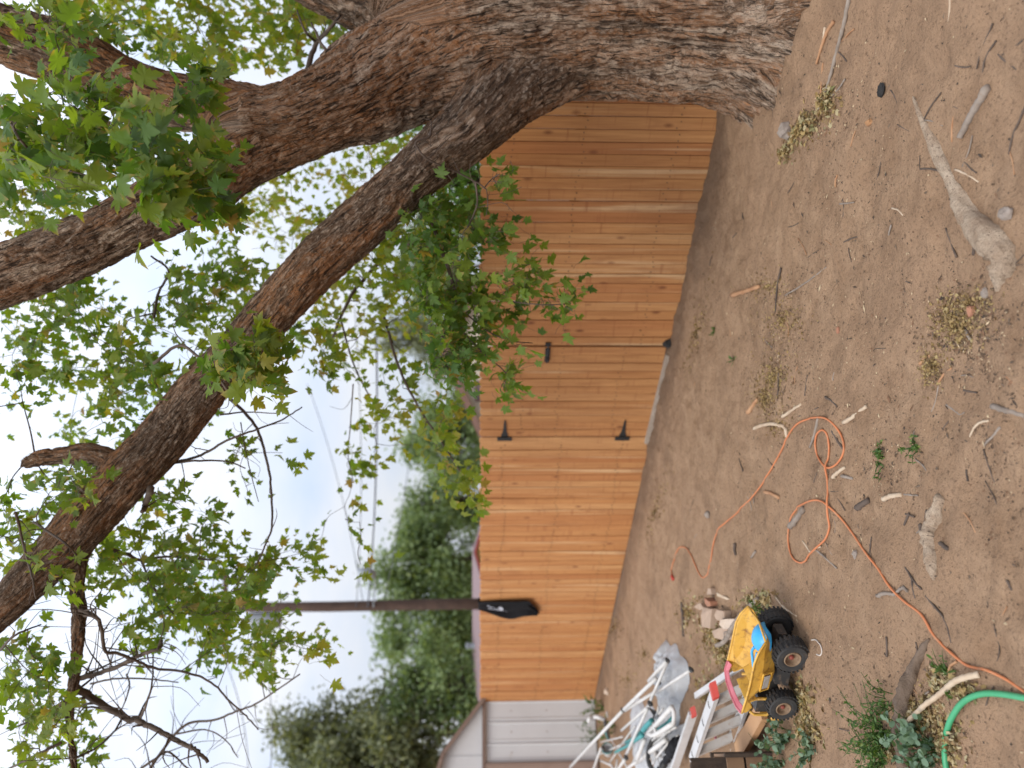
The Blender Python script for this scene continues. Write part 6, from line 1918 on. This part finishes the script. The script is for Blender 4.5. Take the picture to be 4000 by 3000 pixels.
def build_crate():
    """low box of wide boards: its right front edge stands at photograph pixel (3015, 2945)"""
    c = G(3015, 2945)
    cr = thing('wooden_crate', 'low crate of tan boards cut off by the frame edge beside the ladder', 'crate', tuple(c))
    L, D = 0.85, 0.28
    lf = Vector((-0.90, -0.435, 0)).normalized(); bk = Vector((-0.435, 0.90, 0)).normalized()
    for z0, z1 in ((0.03, 0.165), (0.182, 0.285)):
        zc, h = (z0 + z1) / 2, z1 - z0
        for off in (0.0, D):
            p = c + bk * off + Vector((0, 0, zc))
            obj('slat', MB().bar(p + lf * 0.012, p + lf * L, 0.018, h).mesh('slat'), M['crate_wood'], cr)
        p = c + Vector((0, 0, zc)) + lf * 0.002
        obj('slat', MB().bar(p + bk * 0.012, p + bk * (D - 0.012), 0.016, h).mesh('slat'), M['crate_wood'], cr)
    for a_ in (0.0, L):
        for b_ in (-0.018, D + 0.018):
            p = c + lf * a_ + bk * b_
            obj('corner_post', MB().bar(p + Vector((0, 0, -0.02)), p + Vector((0, 0, 0.30)), 0.024, 0.022, (0, 1, 0)).mesh('corner_post'), M['old_wood'], cr)
    obj('base_board', MB().bar(c + bk * D / 2 + Vector((0, 0, 0.02)) + lf * 0.02, c + bk * D / 2 + Vector((0, 0, 0.02)) + lf * L, D - 0.03, 0.015).mesh('base_board'), M['old_wood'], cr)
    # dark rotten boards standing in the crate
    names = ('dark rotten board standing in the crate at its open right end', 'dark rotten board standing in the crate between two others', 'dark rotten board standing in the crate at the frame edge')
    for k, off in enumerate((0.05, 0.15, 0.25)):
        g = c + lf * (off - 0.16) + bk * (0.05 + 0.03 * k)
        w_, th, z0, z1 = 0.092, 0.028, 0.06, 0.50 - 0.03 * k
        vs, fs = [], []
        nz, nx = 14, 6
        for side in (-1, 1):
            for i in range(nz):
                t = i / (nz - 1)
                for j in range(nx):
                    u = j / (nx - 1) - 0.5
                    e = 0.006 * mnoise.noise(Vector((u * 14 + k * 9, t * 2.5, side)))
                    top = 0.035 * mnoise.noise(Vector((u * 9 + k * 5, 3.3, 1.1))) * (t > 0.95)
                    wob = 0.008 * mnoise.noise(Vector((t * 6, k * 3.0 + (u > 0), 7.0)))
                    p = g + lf * (w_ * u + wob * abs(u) * 2 + 0.17) + bk * (side * (th / 2 + e)) + Vector((0, 0, z0 + (z1 - z0) * t + top))
                    vs.append(p)
        n_ = nz * nx
        for i in range(nz - 1):
            for j in range(nx - 1):
                q = (i * nx + j, i * nx + j + 1, (i + 1) * nx + j + 1, (i + 1) * nx + j)
                fs.append(q); fs.append(tuple(n_ + m_ for m_ in reversed(q)))
            for j in (0, nx - 1):
                q = (i * nx + j, (i + 1) * nx + j, n_ + (i + 1) * nx + j, n_ + i * nx + j)
                fs.append(q if j == 0 else q[::-1])
        for j in range(nx - 1):
            i = nz - 1
            fs.append((i * nx + j, i * nx + j + 1, n_ + i * nx + j + 1, n_ + i * nx + j))
        single('rotten_board', MB().add(vs, fs).mesh('rotten_board'), M['old_wood'], names[k], 'board', 'rotten boards in the crate')
build_crate()

# ================================================================== broken blocks beyond the truck
def build_blocks():
    z = lambda x, y: (2667 + x / 6.637, 2250 + y / 6.637)
    def slab(poly, h, mat, label, name='broken_block', cat='block', base=0.0):
        g = [G(*z(x, y)) for x, y in poly]
        g = [Vector((p.x, p.y, max(p.z, 0) - 0.01)) for p in g]
        n = len(g)
        c = sum(g, Vector()) / n
        vs = [tuple(p) for p in g] + [tuple(p + Vector((0, 0, h * 0.92))) for p in g] + [tuple(c.lerp(p, 0.94) + Vector((0, 0, h))) for p in g]
        vs = [(x, y, (q + 0.012 * mnoise.noise(Vector((x * 30, y * 30, q * 30))))) for x, y, q in vs]
        fs = [tuple(range(n - 1, -1, -1)), tuple(2 * n + i for i in range(n))]
        for r_ in (0, 1):
            for i in range(n):
                fs.append((r_ * n + i, r_ * n + (i + 1) % n, (r_ + 1) * n + (i + 1) % n, (r_ + 1) * n + i))
        single(name, MB().add(vs, fs).mesh(name), M[mat], label, cat)
    slab([(730, 800), (960, 850), (900, 1360), (700, 1320), (690, 1000)], 0.075, 'slab', 'tan broken concrete block nearest the fence behind the truck')
    slab([(1060, 870), (1250, 900), (1280, 1090), (1150, 1160), (1060, 1150), (1000, 1020)], 0.065, 'slab', 'smaller tan concrete block right of the dark gap behind the truck')
    slab([(900, 1420), (1150, 1330), (1500, 1380), (1660, 1430), (1600, 1620), (1200, 1660), (960, 1600)], 0.055, 'slab', 'low tan concrete slab under the crooked grey branch')
    slab([(1230, 1130), (1420, 1100), (1800, 1110), (1750, 1290), (1500, 1380), (1300, 1370), (1210, 1260)], 0.085, 'slab_pale', 'pale rounded concrete piece beside the truck tail')
    slab([(800, 560), (890, 660), (900, 770), (850, 790), (790, 720)], 0.07, 'brick', 'orange brick fragment behind the broken blocks', 'brick_fragment', 'brick')
    slab([(770, 320), (850, 320), (870, 470), (780, 490)], 0.045, 'slab', 'small pinkish stone chunk beyond the orange brick fragment')
    slab([(560, 720), (620, 700), (670, 860), (600, 880), (540, 800)], 0.05, 'slab', 'small pinkish chunk on the fence side of the tan block')
    slab([(890, 420), (1180, 560), (1230, 600), (1150, 620), (930, 520)], 0.018, 'stick_pale', 'flat pale chip beside the orange brick fragment', 'wood_chip', 'chip')
build_blocks()

# ================================================================== pile: sheet, canopy poles, bicycle frame
def build_pile():
    z = lambda x, y: (2200 + x / 4.737, 2650 + y / 4.737)
    zb = lambda x, y: (2100 + x / 2.766, 2400 + y / 2.766)
    def ray(px, py, h):
        v = FWD + Vector((1, 0, 0)) * ((1500 - py) / FPX) + UPV * ((2000 - px) / FPX)
        t = (h - CAM_H) / v.z
        p = v * t
        return Vector((p.x, p.y, h))
    at = lambda x, y, h: ray(*z(x, y), h)
    bt = lambda x, y, h: ray(*zb(x, y), h)
    # crumpled grey sheet: two heaps
    def sheet(poly, hgt, label, seed):
        g = [bt(x, y, 0.0) for x, y in poly]
        c = sum(g, Vector()) / len(g)
        rings, seg = 22, 96
        # radial outline
        ang = sorted([(math.atan2(p.y - c.y, p.x - c.x), (p - c).length) for p in g])
        def rad(a):
            for i in range(len(ang)):
                a0, r0 = ang[i]; a1, r1 = ang[(i + 1) % len(ang)]
                if i == len(ang) - 1: a1 += 2 * math.pi
                aa = a if a >= a0 else a + 2 * math.pi
                if a0 <= aa <= a1:
                    return r0 + (r1 - r0) * (aa - a0) / (a1 - a0 + 1e-9)
            return ang[0][1]
        vs, fs = [(c.x, c.y, hgt)], []
        for i in range(1, rings + 1):
            t = i / rings
            for j in range(seg):
                a = -math.pi + 2 * math.pi * j / seg
                r = rad(a) * t
                x, y = c.x + math.cos(a) * r, c.y + math.sin(a) * r
                q = Vector((x * 6 + seed, y * 6, seed))
                fold = abs(mnoise.noise(q)) * 0.55 + abs(mnoise.noise(q * 2.6)) * 0.35
                fold += 0.25 * abs(math.sin(x * 17 + y * 29 + 3 * mnoise.noise(q * 0.7)))
                crk = abs(mnoise.noise(Vector((x * 16 + y * 5, y * 16 - x * 5, seed + 3))))
                hz = hgt * (1 - t ** 3) * (0.30 + 0.75 * fold + 0.45 * crk) + 0.015 * (1 - t)
                vs.append((x, y, gz(x, y) + max(hz, 0.0) + 0.004))
        for j in range(seg): fs.append((0, 1 + j, 1 + (j + 1) % seg))
        for i in range(rings - 1):
            for j in range(seg):
                a = 1 + i * seg + j; b = 1 + i * seg + (j + 1) % seg
                fs.append((a, a + seg, b + seg, b))
        single('plastic_sheet', MB().add(vs, fs).mesh('plastic_sheet', True), M['tarp'], label, 'plastic sheet')
    sheet([(1320, 430), (1440, 370), (1560, 440), (1640, 560), (1640, 720), (1590, 860), (1540, 960), (1330, 960), (1310, 800), (1390, 640), (1310, 560)], 0.17, 'crumpled grey plastic sheet under the white canopy poles', 2)
    sheet([(1200, 1440), (1330, 1380), (1500, 1230), (1540, 1120), (1640, 1180), (1560, 1380), (1440, 1560), (1250, 1590)], 0.12, 'crumpled pale sheet under the white bicycle frame', 5)
    sheet([(1000, 1250), (1150, 1130), (1300, 1180), (1330, 1350), (1200, 1500), (1040, 1480)], 0.10, 'crumpled sheet between the tub and the bicycle frame', 9)
    # white canopy poles leaning on the pile
    cp = thing('canopy_frame', 'collapsed canopy frame of long white tubes piled in front of the shed', 'canopy frame', tuple(bt(1100, 1000, 0.0)))
    tubes = [
        (at(130, 1640, 0.55), at(1100, 600, 0.40), 0.017), (at(1110, 590, 0.40), at(1720, 0, 0.26), 0.017), (bt(1200, 720, 0.26), bt(1400, 500, 0.20), 0.016),
        (at(1130, 600, 0.38), at(1700, 250, 0.20), 0.015), (bt(1280, 850, 0.20), bt(1640, 610, 0.18), 0.0125),
        (at(1600, 500, 0.28), at(1080, 960, 0.26), 0.013), (at(1560, 560, 0.30), at(1160, 1430, 0.30), 0.0145), (at(1600, 450, 0.28), bt(1400, 520, 0.20), 0.0125),
        (at(1140, 1500, 0.30), at(1020, 1690, 0.30), 0.016), (at(700, 1290, 0.32), at(560, 1690, 0.32), 0.015),
        (at(1510, 1130, 0.26), at(1370, 1500, 0.28), 0.020), (at(1900, 1130, 0.20), at(1360, 1560, 0.22), 0.021), (at(1360, 1540, 0.24), at(1150, 1690, 0.22), 0.015),
        (at(690, 1520, 0.22), at(900, 1610, 0.20), 0.013), (at(880, 1600, 0.2), at(960, 1700, 0.2), 0.013), (at(1000, 1500, 0.2), at(980, 1690, 0.22), 0.010),
        (at(810, 600, 0.05), at(820, 720, 0.05), 0.012),
        (at(1850, 560, 0.22), at(1480, 1040, 0.24), 0.010), (at(2060, 640, 0.18), at(1650, 1150, 0.20), 0.009), (at(1980, 960, 0.16), at(1480, 1400, 0.18), 0.012),
        (at(1250, 980, 0.16), at(860, 1560, 0.18), 0.010), (at(1420, 1300, 0.16), at(1230, 1690, 0.18), 0.011), (at(1100, 1080, 0.12), at(700, 1180, 0.14), 0.009),
        (at(1760, 520, 0.24), at(1700, 1120, 0.22), 0.009), (at(2090, 900, 0.14), at(1560, 1180, 0.2), 0.010), (at(1330, 880, 0.2), at(1000, 1330, 0.2), 0.008),
        (at(1950, 1180, 0.16), at(1600, 1640, 0.18), 0.010), (at(1250, 1150, 0.1), at(640, 1420, 0.16), 0.009), (at(2120, 1060, 0.12), at(1850, 1500, 0.14), 0.011),
        (at(900, 1150, 0.2), at(1180, 1640, 0.16), 0.008), (at(1480, 760, 0.24), at(1290, 1290, 0.2), 0.008),
    ]
    for a, b, r in tubes:
        obj('tube', MB().tube([a, a.lerp(b, 0.5) + Vector((0, 0, 0.002)), b], r, 10).mesh('tube', True), M['white_tube'], cp)
    for p, s in ((at(1105, 590, 0.405), 0.018), (at(1610, 470, 0.30), 0.022), (bt(1405, 500, 0.21), 0.018), (bt(1310, 740, 0.23), 0.018), (at(1165, 1470, 0.31), 0.022), (at(740, 1290, 0.33), 0.02), (bt(1660, 600, 0.19), 0.018)):
        j = MB().lathe([(0, -s), (s * 0.7, -s), (s, -s * 0.4), (s, s * 0.4), (s * 0.7, s), (0, s)], 10, (0.5, 0.6, 0.4), tuple(p))
        j.box(tuple(p + Vector((0.01, 0, 0.012))), (s * 1.6, s * 0.7, s * 0.8), Matrix.Rotation(0.7, 3, 'Z'))
        obj('joint', j.mesh('joint'), M['black_plastic'], cp)
    rx = MB()
    for t in np.linspace(0, 1, 5):
        rx.bar(at(1590 + 100 * t, 560 + 120 * t, 0.27), at(1720 - 60 * t, 620 + 120 * t, 0.24), 0.016, 0.01)
    obj('rib_bracket', rx.mesh('rib_bracket'), M['black_plastic'], cp)
    # bicycle: white frame with teal fork lying on its side
    bk = thing('bicycle', 'white and teal bicycle frame lying on its side in the pile', 'bicycle', tuple(at(1750, 850, 0.0)))
    fr = MB()
    P0, P1, P2 = at(2010, 530, 0.30), at(1570, 1020, 0.32), at(2040, 830, 0.26)
    for pts, r in (([P0, P1], 0.019), ([P1, at(1700, 1040, 0.32), P2], 0.019), ([P2, at(2050, 640, 0.28), P0], 0.016), ([at(1670, 830, 0.32), at(1720, 1010, 0.32)], 0.013)):
        q = spline([tuple(p) for p in pts], 6) if len(pts) > 2 else pts
        fr.tube(q, r, 10)
    obj('frame', fr.mesh('frame', True), M['white_tube'], bk)
    fk = MB()
    fk.tube(spline([tuple(p) for p in (at(2000, 550, 0.27), at(1860, 700, 0.28), at(1760, 790, 0.28))], 5), 0.017, 8)
    fk.tube(spline([tuple(p) for p in (at(2040, 720, 0.22), at(1900, 850, 0.23), at(1740, 950, 0.24))], 5), 0.017, 8)
    obj('chain_stay', fk.mesh('chain_stay', True), M['teal'], bk)
    hd = MB().tube(spline([tuple(p) for p in (at(1640, 780, 0.30), at(1540, 880, 0.32), at(1480, 960, 0.33))], 5), 0.024, 10)
    obj('head_tube', hd.mesh('head_tube', True), M['teal'], bk)
    fo = MB().tube(spline([tuple(p) for p in (at(1470, 1050, 0.30), at(1330, 1150, 0.28), at(1180, 1250, 0.26), at(960, 1370, 0.24))], 5), [0.020 - 0.0004 * i for i in range(16)], 10)
    fo.tube(spline([tuple(p) for p in (at(1440, 1000, 0.26), at(1300, 1110, 0.22), at(1160, 1190, 0.2))], 5), 0.018, 10)
    obj('fork', fo.mesh('fork', True), M['teal'], bk)
    wr = thing('scrap_drum', 'cream plastic tub with teal rim lying in the pile by the shed', 'tub', tuple(at(830, 1350, 0.0)))
    tub = MB().lathe([(0.0, -0.05), (0.060, -0.05), (0.068, 0.02), (0.072, 0.05), (0.066, 0.05), (0.060, 0.02)], 20, (0.75, -0.45, 0.25), tuple(at(830, 1340, 0.15)))
    obj('body', tub.mesh('body', True), M['white_tube'], wr)
    rm_ = MB().lathe([(0.070, 0.046), (0.078, 0.05), (0.078, 0.062), (0.068, 0.062)], 20, (0.75, -0.45, 0.25), tuple(at(830, 1340, 0.15)))
    obj('tub_rim', rm_.mesh('tub_rim', True), M['teal'], wr)
    # black wheel half hidden
    wh = thing('cart_wheel', 'black tyre with spokes half hidden under the pale sheet', 'wheel', tuple(at(1750, 1400, 0.0)))
    wc = at(1740, 1400, 0.17)
    ax = (0.35, -0.3, 0.9)
    tire = MB()
    m3 = Vector(ax).to_track_quat('Z', 'Y').to_matrix()
    ring = [wc + m3 @ Vector((0.14 * math.cos(a), 0.14 * math.sin(a), 0)) for a in np.linspace(0, 2 * math.pi, 33)]
    tire.tube(ring, 0.021, 8, False)
    obj('tyre', tire.mesh('tyre', True), M['rubber'], wh)
    sp = MB()
    for k in range(8):
        a = math.pi * k / 4
        sp.tube([wc, wc + m3 @ Vector((0.135 * math.cos(a), 0.135 * math.sin(a), 0))], 0.004, 5)
    sp.lathe([(0, -0.03), (0.02, -0.03), (0.02, 0.03), (0, 0.03)], 10, ax, tuple(wc))
    obj('spokes', sp.mesh('spokes'), M['alu_step'], wh)
    # handlebar with white grip standing against the shed
    hb = thing('handlebar', 'black upright handlebar with a white curved grip near the shed wall', 'handlebar', tuple(at(780, 1120, 0.0)))
    st = MB().tube(spline([tuple(p) for p in (at(850, 1130, 0.04), at(800, 920, 0.20), at(760, 760, 0.33))], 5), 0.022, 8)
    obj('stem', st.mesh('stem', True), M['black_plastic'], hb)
    gp = MB().tube(spline([tuple(p) for p in (at(750, 755, 0.34), at(660, 720, 0.40), at(540, 710, 0.46), at(490, 740, 0.50), at(472, 790, 0.50))], 5), 0.024, 10)
    obj('grip', gp.mesh('grip', True), M['white_tube'], hb)
    tl = MB().tube([at(790, 980, 0.16), at(830, 1120, 0.08)], 0.018, 8)
    obj('fork_leg', tl.mesh('fork_leg', True), M['teal'], hb)
    # dark bag beside the ladder
    g = at(1990, 1400, 0.0)
    vs, fs = [], []
    pts = [at(2180, 1130, 0.10), at(2050, 1300, 0.13), at(1880, 1560, 0.13), at(1760, 1750, 0.12)]
    ctr = spline([tuple(p) for p in pts], 8)
    mb = MB().tube([Vector(p) for p in ctr], [0.03 + 0.03 * math.sin(math.pi * min(1, i / 12)) + 0.008 * math.sin(i * 1.9) for i in range(len(ctr))], 14)
    single('folded_black_bag', mb.mesh('folded_black_bag', True), M['cloth'], 'long black fabric bag lying beside the ladder rail', 'bag')
build_pile()

# ================================================================== weeds
def weed(x, y, label, mat, n_stems, hgt, spread, leaf, per, seed, round_leaf=False, cat='weed', lean=(0, 0)):
    rg = np.random.default_rng(seed)
    g = np.array(G(x, y))
    root = thing('weed_plant', label, cat, tuple(g))
    st = MB()
    V, F, T = [], [], []
    off = 0
    for _ in range(n_stems):
        a = rg.uniform(0, 2 * math.pi)
        b0 = g + np.array([math.cos(a), math.sin(a), 0]) * spread * 0.3 * rg.uniform(0, 1)
        L = hgt * rg.uniform(0.5, 1.15)
        out = np.array([math.cos(a), math.sin(a), 0]) * spread * rg.uniform(0.25, 0.9) + np.array([lean[0], lean[1], 0])
        e = b0 + out + np.array([0, 0, L])
        m_ = b0 + out * 0.35 + np.array([0, 0, L * 0.65])
        b0[2] = gz(b0[0], b0[1]) - 0.005
        q = spline([b0, m_, e], 5)
        st.tube(q, list(np.linspace(0.0022, 0.001, len(q))), 4, False)
        for _k in range(per):
            t = rg.uniform(0.15, 1.0)
            p = q[int(t * (len(q) - 1))]
            tip = rg.normal(size=3) + np.array([0, 0, 0.25]); tip /= np.linalg.norm(tip)
            nn = rg.normal(size=3) * 0.7 + np.array([0, -0.1, 0.9]); nn -= tip * (nn @ tip); nn /= np.linalg.norm(nn)
            sd = np.cross(tip, nn)
            s = leaf * rg.uniform(0.6, 1.2)
            if round_leaf:
                k = 9
                ang = np.linspace(0, 2 * math.pi, k, endpoint=False)
                vv = np.stack([0.42 * np.sin(ang), 0.5 - 0.5 * np.cos(ang), 0.10 * np.abs(np.sin(ang)) - 0.08 * (0.5 - 0.5 * np.cos(ang)) ** 2], 1)
            else:
                vv = np.array([(0, 0, 0), (0.16, 0.25, 0.03), (0.20, 0.5, 0.02), (0.1, 0.8, -0.03), (0, 1.0, -0.10), (-0.1, 0.8, -0.03), (-0.20, 0.5, 0.02), (-0.16, 0.25, 0.03)])
            vv = np.vstack([vv.mean(0) - np.array([0, 0, 0.03]), vv])
            m2 = len(vv) - 1
            ff = np.array([(0, 1 + i, 1 + (i + 1) % m2) for i in range(m2)])
            w = p + (vv[:, :1] * sd + vv[:, 1:2] * tip + vv[:, 2:] * nn) * s
            w[:, 2] = np.maximum(w[:, 2], g[2] - 0.01)
            V.append(w); F.append(ff + off); off += len(w); T.append(np.full(len(w), np.clip(rg.normal(0.5, 0.22), 0, 1)))
    obj('stems', st.mesh('stems', True), M['weed'], root)
    leaf_mesh('leaves', np.concatenate(V), np.concatenate(F), np.concatenate(T), None, M[mat], root, 'stuff')

def build_weeds():
    weed(3440, 1800, 'small low green weed on the dirt below the cord loop', 'weed', 9, 0.03, 0.10, 0.022, 9, 41)
    weed(3575, 1745, 'small green weed with fine leaves right of the low weed', 'weed', 9, 0.035, 0.10, 0.020, 9, 42)
    weed(3450, 2860, 'bushy fine leaved green weed left of the thick brown root', 'weed', 46, 0.13, 0.22, 0.022, 13, 43)
    weed(3440, 2960, 'fine leaved green weed at the frame edge beside the brown root', 'weed', 30, 0.12, 0.18, 0.022, 13, 44)
    weed(3470, 2740, 'sparse green weed at the far end of the thick brown root', 'weed', 16, 0.07, 0.14, 0.020, 9, 45)
    weed(3590, 2850, 'blue green round leaved weed between brown root and hose', 'blue_weed', 12, 0.14, 0.13, 0.028, 8, 46, True)
    weed(3660, 2920, 'blue green round leaved weed spilling over the hose', 'blue_weed', 14, 0.13, 0.14, 0.030, 8, 47, True)
    weed(3620, 2990, 'blue green round leaved weed at the frame edge by the hose', 'blue_weed', 10, 0.10, 0.12, 0.028, 8, 48, True)
    weed(3080, 2880, 'blue green round leaved weed right of the crate', 'blue_weed', 13, 0.15, 0.17, 0.034, 8, 49, True)
    weed(3170, 2920, 'blue green round leaved weed in front of the truck', 'blue_weed', 10, 0.11, 0.14, 0.030, 8, 50, True)
    weed(3060, 2980, 'tall blue green round leaved weed at the frame edge by the crate', 'blue_weed', 12, 0.18, 0.15, 0.034, 8, 51, True)
    weed(2360, 2760, 'green weed growing at the shed corner', 'weed', 14, 0.35, 0.22, 0.06, 8, 52)
    weed(2345, 2880, 'thin green weed against the shed wall behind the tubes', 'weed', 10, 0.35, 0.25, 0.06, 7, 53)
    weed(2400, 2840, 'green weed growing under the longest white tube', 'weed', 16, 0.22, 0.28, 0.05, 8, 54)
    weed(2790, 1290, 'tiny green sprig on the dirt near the gate latch post', 'weed', 5, 0.02, 0.07, 0.025, 6, 55)
    weed(2868, 1405, 'single small green leaf sprig on the dirt below the gate', 'weed', 3, 0.02, 0.04, 0.045, 3, 56)
    weed(2600, 1340, 'dry green moss tuft in the gap under the gate latch', 'weed', 8, 0.06, 0.05, 0.02, 6, 57)
    weed(2985, 2400, 'bright green grass tuft between truck wheel and branch', 'weed', 12, 0.08, 0.10, 0.04, 6, 58)
    weed(3700, 2640, 'small pale weed beside the cord near the hose', 'weed', 8, 0.05, 0.10, 0.03, 6, 59)
build_weeds()
